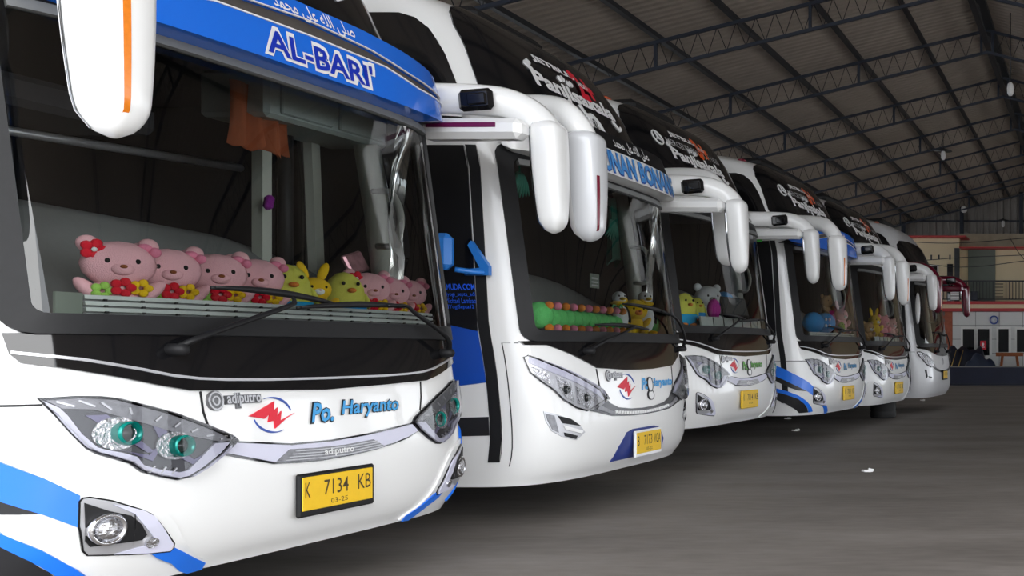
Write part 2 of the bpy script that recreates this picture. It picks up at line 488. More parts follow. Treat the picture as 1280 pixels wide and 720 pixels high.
# ------------------------------------------------------------------ the hall (structure)
RIDGE_X, RIDGE_Z, SLOPE = -2.31, 8.2, .25
Y0, Y1H = -1.5, 43.0
EAVE_L, EAVE_R = -17.0, 13.0
def roof_z(x): return RIDGE_Z - SLOPE * abs(x - RIDGE_X)
fl = MB().box((-2.0, 19, -.1), (32, 56, .2)); struct('floor', fl, 'concrete_floor')
struct('floor_outside', MB().box((62, 10, -.16), (96, 140, .2)).box((-2.0, -39, -.16), (32, 60, .2)), 'outside_paving')
def roof_slope(x_eave):
    b = MB(); ys = []; zs = []
    y = Y0; p = .19
    while y < Y1H:
        for dy, dz in ((0, 0), (.10, 0), (.125, .032), (.165, .032)): ys.append(y + dy); zs.append(dz)
        y += p
    vs = []
    for x in (x_eave, RIDGE_X):
        vs += [(x, yy, roof_z(x) + zz) for yy, zz in zip(ys, zs)]
    n = len(ys); b.add(vs, [(i, i + 1, n + i + 1, n + i) for i in range(n - 1)])
    return b
ce = struct('ceiling', roof_slope(EAVE_L), 'roof_sheet'); struct('ceiling_far_slope', roof_slope(EAVE_R), 'roof_sheet')
wr_ = MB().box((12.9, 16.5, 4.1), (.2, 27, .8))
for k in range(6): wr_.box((12.9, 8 + 4.4 * k, 1.85), (.2, 1.3, 3.7))
struct('wall_right_added', wr_, 'wall_dark')  # unseen wall, added; its open bays shape the light and glass reflections
struct('wall_yard_added', MB().box((0, -34, 1.7), (90, .3, 3.4)), 'wall_dark')  # unseen, added behind the camera to darken low reflections on the coaches
struct('wall_left_added', MB().box((EAVE_L - .1, 22, 1.4), (.2, 42, 2.8)), 'wall_dark')  # unseen, added to block light; the gap above it lets sky in
def gable():
    b = MB(); xs = []; x = EAVE_L; k = 0; pr = []
    while x < EAVE_R:
        pr += [(x, 0), (x + .17, 0), (x + .2, .05), (x + .26, .05)]; x += .29
    top = [(x, Y1H - d, roof_z(x) + .06) for x, d in pr]; bot = [(x, Y1H - d, 0.0) for x, d in pr]; n = len(pr)
    b.add(bot + top, [(i, i + 1, n + i + 1, n + i) for i in range(n - 1)]); return b
struct('wall_back', gable(), 'gable_sheet')
for i, x in enumerate((-8.25, -5.75, -3.2, -.7, 1.8, 4.3)):
    struct('trim_%d' % (i + 1), MB().box((x, Y1H - .16, roof_z(x) / 2), (.16, .16, roof_z(x))), 'steel_blue')
for i, z in enumerate((5.6, 6.75)):
    xl = RIDGE_X - (RIDGE_Z - z) / SLOPE; struct('trim_%d' % (7 + i), MB().box(((xl + 9) / 2, Y1H - .1, z), (9 - xl, .07, .07)), 'steel_blue')

# steel: purlins and trusses, each a thing
def sloped_beam(b, x0, x1, y, dz, w, h):
    z0, z1 = roof_z(x0) + dz, roof_z(x1) + dz
    b.add([(x0, y - w / 2, z0 - h / 2), (x0, y + w / 2, z0 - h / 2), (x0, y + w / 2, z0 + h / 2), (x0, y - w / 2, z0 + h / 2),
           (x1, y - w / 2, z1 - h / 2), (x1, y + w / 2, z1 - h / 2), (x1, y + w / 2, z1 + h / 2), (x1, y - w / 2, z1 + h / 2)],
          [(0, 3, 2, 1), (4, 5, 6, 7), (0, 1, 5, 4), (2, 3, 7, 6), (1, 2, 6, 5), (0, 4, 7, 3)]); return b
ORD = ['first', 'second', 'third', 'fourth', 'fifth', 'sixth', 'seventh', 'eighth', 'ninth', 'tenth', 'eleventh', 'twelfth']
nL = 9
for i in range(nL):
    x = RIDGE_X - 1.36 * (i + 1)
    o = part('roof_purlin', MB().box((0, 0, 0), (.055, Y1H - Y0 - .2, .12)).box((.04, 0, -.055), (.08, Y1H - Y0 - .2, .012)), 'steel_dark', key='purlin',
             loc=(x, (Y0 + Y1H) / 2, roof_z(x) - .10))
    tag(o, 'long dark steel purlin under the left roof slope, %s below the ridge' % ORD[i], 'purlin', 'purlins under the left roof slope')
for i in range(4):
    x = RIDGE_X + 1.36 * (i + 1)
    o = part('roof_purlin', None, 'steel_dark', key='purlin', loc=(x, (Y0 + Y1H) / 2, roof_z(x) - .10))
    tag(o, 'long dark steel purlin under the right roof slope, %s past the ridge' % ORD[i], 'purlin', 'purlins under the right roof slope')
rb = empty('ridge_beam', (RIDGE_X, (Y0 + Y1H) / 2, RIDGE_Z - .28)); tag(rb, 'dark double steel beam running under the roof ridge', 'beam')
part('chord', MB().box((0, 0, .12), (.30, Y1H - Y0 - .3, .09)), 'steel_dark', rb)
part('chord', MB().box((0, 0, -.22), (.12, Y1H - Y0 - .3, .07)), 'steel_dark', rb)
def ridge_web():
    b = MB(); L = Y1H - Y0 - .6; n = 44
    for k in range(n):
        y0, y1 = -L / 2 + L * k / n, -L / 2 + L * (k + 1) / n; s = 1 if k % 2 else -1
        b.tube([(0, y0, -.05 + .14 * s), (0, y1, -.05 - .14 * s)], .014, 4, False)
    return b
part('lacing', ridge_web(), 'steel_dark', rb)['kind'] = 'stuff'
TD = .46
def truss_chord(dz): 
    def f():
        b = MB()
        for x0, x1 in ((EAVE_L + .1, RIDGE_X), (RIDGE_X, EAVE_R - .1)): sloped_beam(b, x0, x1, 0, dz, .055, .055)
        return b
    return f
def truss_lacing():
    b = MB(); p = .17
    for x0, x1 in ((EAVE_L + .3, RIDGE_X - .2), (RIDGE_X + .2, EAVE_R - .3)):
        n = int((x1 - x0) / p)
        for k in range(n):
            xa, xb = x0 + k * p, x0 + (k + 1) * p; u, d = -.22, -.22 - TD
            za, zb = (u, d) if k % 2 else (d, u)
            b.tube([(xa, 0, roof_z(xa) + za), (xb, 0, roof_z(xb) + zb)], .008, 3, False, False)
    return b
tr_y = [6.5, 10.2, 13.9, 17.6, 21.2, 24.9, 28.6, 32.3, 36.0, 39.6]
for i, y in enumerate(tr_y):
    t = empty('roof_truss', (0, y, 0))
    tag(t, 'blue steel lattice truss across the hall roof, %s counted from the rear gable' % ORD[len(tr_y) - 1 - i], 'truss', 'lattice trusses carrying the roof')
    part('top_chord', truss_chord(-.22), 'steel_blue', t, 'tchord'); part('bottom_chord', truss_chord(-.22 - TD), 'steel_blue', t, 'bchord')
    for k in range(5):
        for sx in ((-1, 1) if k < 3 else (-1,)):
            x = RIDGE_X + sx * (2.72 * k + (.0 if k else .12))
            o = part('post', MB().box((0, 0, 0), (.05, .05, TD + .04)), 'steel_blue', t, 'tpost', (x, 0, roof_z(x) - .22 - TD / 2))
    o = part('lacing', truss_lacing, 'steel_dark', t, 'tlace'); o['kind'] = 'stuff'
for i, (x, y) in enumerate([(5.2, 24.9), (5.2, 32.3)]): pass

def pendant(label, x, y, z, cord, shade=.20, bulb=.07):
    t = empty('pendant_lamp', (x, y, z)); tag(t, label, 'lamp', 'lamps hanging under the roof')
    part('cord', MB().tube([(0, 0, .05), (0, 0, cord)], .012, 5), 'steel_dark', t)
    if shade: part('lamp_shade', MB().lathe([(shade, 0), (shade * .9, .02), (.05, .07), (.03, .10)], n=18), 'steel_dark', t)
    part('bulb', MB().lathe([(.02, .02), (bulb * .8, -.02), (bulb, -.10), (bulb * .9, -.20), (bulb * .5, -.25)], n=12), 'bulb_white', t)
def at(px, py, Y): return ((px - 1370) / 1250 * Y, Y, 1.2 + (438 - py) / 1250 * Y)
x, y, z = at(1179, 189, 28.6); pendant('dark shaded lamp with white bulb hanging over the fourth bus roof', x, y, z, roof_z(x) - z - .2, .26, .07)
x, y, z = at(1205, 258, 40.5); pendant('bare white bulb lamp fixed high on the blue gable post', x, y, z, roof_z(x) - z - .1, 0, .13)
x, y, z = at(1254, 276, 40.5); pendant('small shaded lamp hanging before the rear gable sheets', x, y, z, roof_z(x) - z - .1, .24, .07)
x, y, z = at(1263, 104, 20.0); pendant('small bare lamp just beside the ridge beam', x, y, z, roof_z(x) - z - .1, 0, .07)

# ------------------------------------------------------------------ office building at the rear
YB = 37.6
def bx(px0, py0, px1, py1, Y=YB, d=.12, b=None):
    x0, _, z1 = at(px0, py0, Y); x1, _, z0 = at(px1, py1, Y)
    return (b or MB()).box(((x0 + x1) / 2, Y + d / 2 - .0, (z0 + z1) / 2), (x1 - x0, d, z1 - z0))
XR = 1700                                   # the facade runs on to the right of the frame
g = struct('wall_rear_lower', bx(1060, 388, XR, 479, YB + .05, .3), 'grout')
cols = [1190 + 29.5 * k for k in range(15)]; rows = [389.5, 406.5, 424, 441.5, 459, 477]
for i in range(len(cols) - 1):
    for j in range(len(rows) - 1):
        x0, _, z1 = at(cols[i] + .35, rows[j] + .3, YB); x1, _, z0 = at(cols[i + 1] - .35, rows[j + 1] - .3, YB)
        part('tile', MB().box((0, 0, 0), (x1 - x0, .06, z1 - z0)), 'white_tile', g, 'tile%d' % j, ((x0 + x1) / 2, YB + .03, (z0 + z1) / 2))
g = struct('wall_rear_brick', bx(1060, 388, 1179, 479, YB + .1, .2), 'grout')
for j in range(20):
    for i in range(5):
        x0, _, z0 = at(1146 + 7 * i + (3.5 if j % 2 else 0), 478 - 4.4 * j, YB)
        part('brick', MB().box((0, 0, 0), (.195, .08, .118)), 'brick_red', g, 'brick', (x0, YB + .06, z0 - .06))
struct('trim_9', bx(1181, 388, 1190.5, 479, YB - .02, .2), 'brick_red')
struct('trim_10', bx(1060, 385.3, XR, 389, YB - .28, .6), 'red_trim')
struct('trim_11', bx(1060, 376.6, XR, 380.2, YB - .28, .6), 'red_trim')
struct('trim_12', bx(1060, 380.2, XR, 385.3, YB - .18, .5), 'cream_wall')
YU = YB + .9
g = struct('wall_rear_upper', bx(1040, 296, 1199, 378, YU, .3), 'cream_wall')
struct('wall_rear_upper_right', bx(1199, 308, XR, 378, YU + .5, .3), 'cream_wall')
struct('wall_rear_parapet', bx(1199, 292, XR, 309, YU + .6, .3), 'stained_plaster')
struct('trim_13', bx(1040, 294.4, 1207, 296.3, YU - .5, 1.2), 'red_trim')
struct('trim_14', bx(1199, 308.4, XR, 310.2, YU - .2, 1.0), 'red_trim')
struct('column_rear', bx(1193, 310, 1198.5, 378, YU - .3, .25), 'column_dark')
struct('door_1', bx(1184, 330, 1191, 377, YU - .04, .1), 'pane_dark')
struct('door_2', bx(1210, 312, 1244, 377, YU + .42, .1), 'shutter_grey_green')
for k in range(4):
    part('vent_slot', bx(1153.5 + (9.6 * k if k < 3 else 33), 318.5, 1155.3 + (9.6 * k if k < 3 else 33), 324.5, YU - .03, .06), 'column_dark', g)
w = struct('window_1', bx(1160, 331, 1173, 356, YU - .06, .12), 'frame_white'); part('pane', bx(1161.3, 332.6, 1171.4, 355, YU - .08, .05), 'pane_dark', w)
n = 2
for (a, b_, c, d_, nm) in ((1201, 408.5, 1220.5, 444, 'door_3'), (1219.5, 408.5, 1239.5, 444, 'door_4'), (1245.5, 408.5, 1263.5, 441, 'window_2'), (1268.5, 409, 1300, 441, 'window_3')):
    w = struct(nm, bx(a, b_, c, d_, YB - .08, .12), 'frame_white'); part('pane', bx(a + 2.6, b_ + 2.8, c - 2.8, d_ - .8 - (0 if nm.startswith('w') else -1), YB - .1, .05), 'pane_dark', w)
ex = empty('fire_extinguisher_box', at(1229, 437, YB - .2)); tag(ex, 'small red fire box on the dark glass door', 'box')
part('case', MB().box((0, 0, .16), (.22, .10, .34), bev=.02), 'decal_red', ex)
part('print', MB().prism(ellp(.0, .20, .045, .06, 8), 'y', -.055, -.05).box((0, -.053, .09), (.12, .006, .03)), 'decal_white', ex)
ck = empty('wall_clock', at(1242.5, 400, YB - .03)); tag(ck, 'round white wall clock with dark rim on the tiles', 'clock')
part('rim', MB().lathe([(.165, 0), (.165, -.05), (.125, -.06), (.125, -.03)], axis='y', n=24), 'decal_navy', ck)
part('face', MB().lathe([(.13, 0), (.13, -.035)], axis='y', n=24), 'decal_white', ck)
part('hand', MB().box((.0, -.04, .04), (.012, .006, .09)).box((.03, -.04, 0), (.07, .006, .012)), 'decal_black', ck)
rl = empty('balcony_railing', at(1240, 376, YB)); tag(rl, 'thin dark metal railing along the upper balcony', 'railing')
ox, oy, oz = rl.location
x0, _, zt = at(1150, 351.3, YB); x1, _, zb = at(1420, 374, YB)
part('top_rail', MB().box(((x0 + x1) / 2 - ox, 0, zt - oz), (x1 - x0, .05, .05)), 'steel_dark', rl)
part('bottom_rail', MB().box(((x0 + x1) / 2 - ox, 0, zb - oz), (x1 - x0, .04, .04)), 'steel_dark', rl)
px = 1151
while px < 1419:
    xx = at(px, 0, YB)[0] - ox
    if not 1243 < px < 1254: part('baluster', MB().box((0, 0, 0), (.028, .028, zt - zb)), 'steel_dark', rl, 'balu', (xx, 0, (zt + zb) / 2 - oz))
    px += 4.1
for k in range(5):
    xa, _, za = at(1243.5, 355 + 4 * k, YB); xb = at(1254, 0, YB)[0]
    part('rung', MB().box((0, 0, 0), (xb - xa, .028, .028)), 'steel_dark', rl, 'rung', ((xa + xb) / 2 - ox, 0, za - oz))
lv = empty('louvred_box', at(1194, 375.5, YB - .2)); tag(lv, 'white slatted box standing at the balcony edge', 'box')
part('case', MB().box((0, 0, .19), (.32, .2, .38)), 'column_dark', lv)
for k in range(5): part('slat', MB().box((0, -.11, 0), (.32, .03, .045)), 'frame_white', lv, 'slat', (0, 0, .04 + .08 * k))
bk = part('black_bin', MB().box((0, 0, .15), (.26, .2, .30), bev=.02).box((0, 0, .31), (.28, .22, .04)), 'tarp_dark', loc=at(1218, 375.5, YB - .22)); tag(bk, 'small black bin on the balcony before the grey door', 'bin')
hp = part('black_canopy', MB().ell((0, 0, 0), (.26, .12, .22), nu=10, nv=6).ell((.15, 0, -.08), (.05, .1, .15), nu=10, nv=6), 'tarp_dark', loc=at(1177, 356, YB - .12)); tag(hp, 'black cloth bundle hung over the balcony railing', 'cloth')
cb = MB()
for (pts) in ([(1100, 318), (1150, 325), (1200, 322), (1300, 318)], [(1100, 300), (1190, 304), (1290, 297)], [(1110, 322), (1200, 334), (1290, 325)], [(1262, 297), (1275, 318), (1300, 345)]):
    cb.tube(smooth_path([at(p[0], p[1], YB - .6) for p in pts]), .012, 4)
o = part('hanging_cable', cb, 'steel_dark'); tag(o, 'thin dark cables sagging before the cream upper wall', 'cable')
# dark barrier and covered goods before the office
br = empty('low_barrier', at(1250, 472, 34.5)); br.location.z = 0; tag(br, 'long low navy barrier board across the rear floor', 'barrier')
ox = br.location.x
part('board', MB().box((3.0, 0, .33), (11.4, .25, .58)), 'barrier_navy', br)
part('top_edge', MB().box((3.0, 0, .635), (11.4, .30, .03)), 'barrier_edge', br)
part('foot', MB().box((3.0, .02, .03), (11.3, .35, .06)), 'tarp_dark', br)
def heap(label, px0, px1, py, Y, m, depth=1.2, lumps=4, seed=1, name='tarpaulin_heap'):
    rr = random.Random(seed); x0, x1 = at(px0, 0, Y)[0], at(px1, 0, Y)[0]; top = at(0, py, Y)[2]
    nx, ny = 26, 8; vs = []; fs = []
    ph = [rr.uniform(0, 6) for _ in range(6)]
    for i in range(nx + 1):
        u = i / nx
        for j in range(ny + 1):
            v = j / ny
            h = top * (1 - abs(2 * u - 1) ** 5) * (1 - .55 * abs(2 * v - 1) ** 3)
            h *= .86 + .10 * math.sin(lumps * 3.1 * u + ph[0]) + .05 * math.sin(17 * u + ph[1] + 5 * v) + .03 * math.sin(31 * u + 9 * v + ph[2])
            vs.append((x0 + (x1 - x0) * u - (x0 + x1) / 2, (v - .5) * depth, max(h, .02)))
    for i in range(nx):
        for j in range(ny):
            k = i * (ny + 1) + j; fs.append((k, k + ny + 1, k + ny + 2, k + 1))
    b = MB().add(vs, fs, True)
    return tag(part(name, b, m, loc=((x0 + x1) / 2, Y, 0)), label, 'tarpaulin')
heap('tall black covered heap behind the barrier at left', 1178, 1236, 424, 36.4, 'tarp_dark', 1.0, 2, 3)
heap('lower blue-grey tarpaulin heap just behind the barrier', 1200, 1251, 441, 35.45, 'tarp_blue', .55, 3, 5)
heap('wide dark tarpaulin heap at the right end of the barrier', 1266, 1420, 441, 36.2, 'tarp_dark', 1.0, 5, 8)
wd = empty('rusty_trestle', at(1262, 470, 34.95)); wd.location.z = 0; tag(wd, 'rust-brown wooden trestle standing behind the barrier', 'trestle')
part('rail', MB().box((0, 0, 1.06), (.95, .12, .13)), 'wood_rust', wd)
for sx in (-1, 1): part('leg', MB().tube([(sx * .25, 0, 1.0), (sx * .38, .05, 0)], .05, 6), 'wood_rust', wd)
bt = empty('brass_rod_bundle', at(1189, 470, 35.3)); bt.location.z = 0; tag(bt, 'two slanted brass coloured rods behind the barrier', 'rod')
for k in range(2): part('rod', MB().tube([(-.12 + .25 * k, 0, 0), (.0 + .25 * k, 0, .6), (.18 + .25 * k, 0, 1.22)], .013, 6), 'brass', bt)
dr = empty('rubber_drum', (at(1104, 0, 17.9)[0], 17.9, 0)); tag(dr, 'black ribbed rubber drum standing on the floor beneath the fifth bus', 'drum')
part('wall', MB().lathe([(.21, 0), (.225, .02), (.225, .10), (.215, .12), (.225, .14), (.225, .27), (.20, .29), (.14, .29)], n=24), 'tyre', dr)
part('core', MB().lathe([(.15, .0), (.15, .25)], n=16), 'black_plastic', dr)
def floor_pt(px, py):
    Y = 1.2 * 1250 / (py - 438); return ((px - 1370) / 1250 * Y, Y, 0)
for k, (px, py, lab) in enumerate([(1153, 501, 'small white paper scrap on the floor before the sixth bus'), (984, 524, 'white paper strip hanging to the floor under the fourth bus'),
                                 (1084, 590, 'flat white scrap on the open concrete, midway right'), (994, 539, 'tiny white scrap below the fourth bus')]):
    o = part('paper_scrap', MB().box((0, 0, .012), (.10, .05, .02), (0, .1, .4 * k)).box((.03, .02, .02), (.05, .05, .02), (.3, .2, k)), 'tape_white', loc=floor_pt(px, py))
    tag(o, lab, 'paper')

# ------------------------------------------------------------------ buses
HOLE = (1.17, 1.29, 2.53)
LEN = 13.0
def shell():
    aL = sorted(set(list(np.linspace(-1.66, 1.66, 73)) + [-HOLE[0], HOLE[0], -1.2, 1.2]))
    aS = [1.66 + (LEN - 1.66) * k / 7 for k in range(1, 8)]
    A = [-x for x in aS[::-1]] + aL + aS
    Z = sorted(set([.28, .3, .32, .34, .36, .40, .45, .5, .57, .65, .8, .9, 1.0, 1.1, 1.2, HOLE[1], 1.4, 1.7, 2.0, 2.3, HOLE[2], 2.65, 2.75, 2.85, 2.95, 3.05, 3.15, 3.25, 3.35, 3.45, 3.52, 3.58, 3.63, 3.67, 3.70, 3.73, 3.75, 3.765]))
    na, nz = len(A), len(Z); aa, zz = np.meshgrid(A, Z, indexing='ij'); P = S(aa.ravel(), zz.ravel()); b = MB(); fs = []
    for i in range(na - 1):
        for j in range(nz - 1):
            am, zm = (A[i] + A[i + 1]) / 2, (Z[j] + Z[j + 1]) / 2
            if abs(am) < HOLE[0] and HOLE[1] < zm < HOLE[2]: continue
            fs.append((i * nz + j, (i + 1) * nz + j, (i + 1) * nz + j + 1, i * nz + j + 1))
    t = nz - 1
    for i in range(na // 2):
        k = na - 1 - i
        if k - 1 > i + 1 or k - 1 >= i + 1:
            f = [i * nz + t, (i + 1) * nz + t, (k - 1) * nz + t, k * nz + t]
            if len(set(f)) == 4: fs.append(f)
            elif len(set(f)) == 3: fs.append(sorted(set(f), key=f.index))
    for j in range(nz - 1): fs.append((j + 1, j, (na - 1) * nz + j, (na - 1) * nz + j + 1)[::-1])
    b.add(P, fs, True)
    return b
def underside():
    a = np.linspace(-1.6, 1.6, 41); P = S(a, np.full(41, .31)); b = MB()
    vs = list(P) + [(-LEN + .7, -P[k][1] * 0 + P[k][1], .31) for k in range(41)]
    b.add(vs, [(i, 41 + i, 42 + i, i + 1) for i in range(40)]); return b
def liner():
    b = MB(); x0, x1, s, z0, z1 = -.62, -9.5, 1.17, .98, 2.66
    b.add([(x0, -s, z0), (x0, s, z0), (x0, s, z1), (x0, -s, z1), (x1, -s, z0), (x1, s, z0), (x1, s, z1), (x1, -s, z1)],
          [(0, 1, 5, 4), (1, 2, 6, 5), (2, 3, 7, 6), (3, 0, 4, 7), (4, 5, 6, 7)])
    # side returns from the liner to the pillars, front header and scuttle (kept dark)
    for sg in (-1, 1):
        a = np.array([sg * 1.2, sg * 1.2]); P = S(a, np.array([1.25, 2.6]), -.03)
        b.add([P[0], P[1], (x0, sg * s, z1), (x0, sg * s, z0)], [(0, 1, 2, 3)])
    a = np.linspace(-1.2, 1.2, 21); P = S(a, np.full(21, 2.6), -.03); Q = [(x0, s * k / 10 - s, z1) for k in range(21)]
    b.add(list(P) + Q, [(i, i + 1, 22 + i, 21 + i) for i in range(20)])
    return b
def dash():
    """shelf behind the glass, then the soft front that climbs to the rear edge (higher on the driver's side)"""
    b = MB(); n = 25; rows = []
    a = np.linspace(-1.15, 1.15, n); P = S(a, np.full(n, 1.325), -.045)
    for k, (dx, zz) in enumerate([(0, 1.325), (-.34, 1.335), (-.40, 1.36), (-.52, 1.50), (-.62, 1.62), (-.72, 1.74), (-.86, 1.86), (-.98, 1.91), (-1.08, 1.90), (-1.12, 1.80), (-1.12, 1.0)]):
        r = []
        for i in range(n):
            s = a[i] / 1.15; lift = 1 - .10 * (s + 1) - .16 * max(0, s - .55) * 2
            x = P[i][0] if k == 0 else min(P[i][0] - .02 * k, -.16 + dx)
            z = zz if k < 3 or k > 9 else 1.36 + (zz - 1.36) * lift
            r.append((x, P[i][1] * (1 if k == 0 else .985), z))
        rows.append(r)
    b.loft(rows, cap=False, closed=False); return b
def dash_ledge():
    b = MB(); n = 15
    rows = []
    for (x, z) in ((-.50, 1.385), (-.49, 1.42), (-.53, 1.47), (-.60, 1.53)):
        rows.append([(x, -1.12 + 2.24 * i / (n - 1), z + .004) for i in range(n)])
    b.loft(rows, cap=False, closed=False); return b

HEAD = [(-1.177, 1.025), (-1.078, 1.03), (-1.007, 1.026), (-.968, 1.018), (-.791, .952), (-.665, .892), (-.568, .842), (-.544, .815), (-.605, .761), (-.679, .713),
        (-.742, .683), (-.781, .679), (-.841, .699), (-.903, .726), (-.94, .763), (-.991, .788), (-1.034, .808), (-1.065, .833), (-1.102, .892), (-1.137, .957)]
BANDI = [(-1.125, .987), (-1.107, .958), (-1.075, .887), (-1.037, .834), (-1.013, .822), (-.969, .808), (-.922, .787), (-.902, .752), (-.851, .73), (-.779, .71), (-.747, .714), (-.653, .794), (-.63, .813), (-.579, .811)]
BANDO = [(-1.163, 1.014), (-1.133, .96), (-1.098, .892), (-1.061, .836), (-1.029, .814), (-.985, .794), (-.934, .769), (-.898, .732), (-.841, .705), (-.781, .688), (-.745, .692), (-.686, .721), (-.612, .769), (-.567, .81)]
DIV = [(-1.118, .984), (-1.036, .976), (-.978, .951), (-.884, .912), (-.786, .871), (-.704, .844), (-.60, .815)]
HTOP = [(-1.155, 1.015), (-1.07, 1.02), (-.97, 1.008), (-.80, .944), (-.70, .898), (-.60, .848), (-.562, .822)]
HEAD_IN = [(a + (.012 if a < -.9 else 0), z) for a, z in HEAD]
def shrink(poly, d):
    cx = sum(p[0] for p in poly) / len(poly); cz = sum(p[1] for p in poly) / len(poly); out = []
    n = len(poly); sgn = 1 if area(poly) > 0 else -1
    for i in range(n):
        p0, p1, p2 = np.array(poly[i - 1]), np.array(poly[i]), np.array(poly[(i + 1) % n])
        d1 = (p1 - p0) / (np.linalg.norm(p1 - p0) + 1e-9); d2 = (p2 - p1) / (np.linalg.norm(p2 - p1) + 1e-9)
        n1, n2 = np.array([-d1[1], d1[0]]) * sgn, np.array([-d2[1], d2[0]]) * sgn; m = n1 + n2; m /= max(np.linalg.norm(m), .5)
        out.append(tuple(p1 + m * d))
    return out
def headlight_A(root, sg, far):
    f = (lambda p: p) if sg < 0 else mir; K = 'A%d' % sg
    h = part('headlight', lambda: patch(f(HEAD), .008), 'black_gloss', root, K + 'head')
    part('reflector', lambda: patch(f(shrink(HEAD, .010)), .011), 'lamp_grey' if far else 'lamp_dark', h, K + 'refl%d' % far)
    part('led_strip', lambda: strip(f(HTOP), f(DIV), .018), 'lamp_grey', h, K + 'ledt')
    part('light_guide', lambda: strip(f(BANDI), f(BANDO), .020), 'lavender', h, K + 'guide')
    part('bezel', lambda: patch(f([(-1.06, .955), (-.885, .80), (-.86, .80), (-1.0, .955)]), .016, b=patch(f([(-.86, .905), (-.82, .80), (-.70, .72), (-.65, .77), (-.63, .79), (-.72, .755), (-.79, .82), (-.82, .90)]), .016,
         b=patch(f([(-1.0, .825), (-.88, .79), (-.83, .84), (-.84, .81), (-.87, .765), (-.95, .81)]), .016))), 'lamp_violet', h, K + 'bez')
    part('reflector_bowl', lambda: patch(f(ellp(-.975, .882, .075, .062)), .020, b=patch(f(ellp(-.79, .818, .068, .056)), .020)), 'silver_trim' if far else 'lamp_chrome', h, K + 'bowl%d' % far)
    if not far:
        for k in range(9):
            t = (k + .5) / 9; i = int(t * (len(HTOP) - 1)); u = t * (len(HTOP) - 1) - i
            p = [HTOP[i][j] * (1 - u) + HTOP[i + 1][j] * u for j in (0, 1)]; q = [DIV[i][j] * (1 - u) + DIV[i + 1][j] * u for j in (0, 1)]
            part('led', (lambda p=p, q=q: line(f([((p[0] * .8 + q[0] * .2) - .012, p[1] * .8 + q[1] * .2), ((p[0] * .25 + q[0] * .75) + .012, p[1] * .25 + q[1] * .75)]), .007, .022)), 'silver_trim', h, K + 'led%d' % k)
        for k in range(3):
            part('led', (lambda k=k: line(f([(-.865 + .038 * k, .745 - .008 * k), (-.885 + .038 * k, .722 - .008 * k)]), .006, .02)), 'silver_trim', h, K + 'ledb%d' % k)
    for i, (a, z, r) in enumerate([(-.955, .882, .047), (-.773, .817, .044)]):
        def ring(a=a, z=z, r=r):
            P = S([a if sg < 0 else -a], [z])[0]; x = P[0]
            q = 1 if sg < 0 else .6; return MB().lathe([(r, x - .05), (r, x + .036 * q), (r * .96, x + .044 * q), (r * .80, x + .044 * q), (r * .66, x + .026 * q), (r * .62, x - .02)], (0, P[1], P[2]), 'x', 24)
        def eye(a=a, z=z, r=r):
            P = S([a if sg < 0 else -a], [z])[0]; x = P[0]
            q = 1 if sg < 0 else .6; return MB().lathe([(r * .70, x - .01), (r * .70, x + .024 * q), (r * .5, x + .030 * q), (r * .3, x + .036 * q), (.002, x + .038 * q)], (0, P[1], P[2]), 'x', 20)
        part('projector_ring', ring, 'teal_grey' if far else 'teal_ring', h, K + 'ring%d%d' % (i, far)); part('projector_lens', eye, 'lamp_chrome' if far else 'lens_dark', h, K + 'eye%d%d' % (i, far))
    part('lens_cover', lambda: patch(f(shrink(HEAD, .006)), .046 if sg < 0 else .028), 'lens_cover', h, K + 'cover')
FOG = [(-1.095, .64), (-1.084, .653), (-1.064, .654), (-1.001, .632), (-.914, .586), (-.878, .562), (-.85, .526), (-.81, .471), (-.78, .431), (-.778, .412), (-.79, .397), (-.877, .405), (-1.007, .425), (-1.063, .435), (-1.078, .454), (-1.097, .546)]
FOGW = [(-1.005, .617), (-.956, .6), (-.905, .577), (-.873, .551), (-.828, .485), (-.79, .429), (-.796, .406), (-.878, .412), (-.987, .429), (-.918, .439), (-.864, .444), (-.862, .465), (-.896, .508), (-.939, .572)]
FOGD = [(-1.081, .633), (-1.013, .593), (-.948, .565), (-.914, .526), (-.893, .486), (-.906, .468), (-.966, .468), (-1.06, .47), (-1.076, .493)]
def fog_A(root, sg):
    f = (lambda p: p) if sg < 0 else mir; K = 'A%d' % sg
    g = part('fog_light', lambda: patch(f(FOG), .014), 'black_gloss', root, K + 'fog')
    part('chrome_surround', lambda: patch(f(shrink(FOG, .006)), .017), 'silver_trim', g, K + 'fogs')
    part('white_wing', lambda: patch(f(FOGW), .022), 'lavender', g, K + 'fogw')
    part('recess', lambda: patch(f(FOGD), .021), 'black_plastic', g, K + 'fogd')
    def nor():
        a, z = (-1.023 if sg < 0 else 1.023), .527; P = S([a], [z], .016)[0]; Q = S([a], [z], 0)[0]; n = P - Q; n /= np.linalg.norm(n); return P, n
    def cyl(prof, nn=24):
        P, n = nor(); n = n * .6 + np.array([.4, 0, 0]); n /= np.linalg.norm(n); b = MB().lathe([(r_, h_ * (1 if sg < 0 else .35)) for r_, h_ in prof], (0, 0, 0), 'x', nn)
        q = Vector((1, 0, 0)).rotation_difference(Vector(n)); b.v = [tuple(q @ Vector(v) + Vector(P)) for v in b.v]; return b
    part('lamp_ring', lambda: cyl([(.058, -.01), (.060, .022), (.050, .026), (.046, .008), (.034, .006)]), 'chrome', g, K + 'fogr')
    part('lamp_glass', lambda: cyl([(.040, .0), (.040, .028), (.030, .038), (.012, .042), (.001, .043)]), 'lamp_chrome', g, K + 'fogl')
    part('corner_reflector', lambda: patch(f(ellp(-.872, .452, .022, .020, 12)), .027), 'lamp_chrome', g, K + 'fogc')
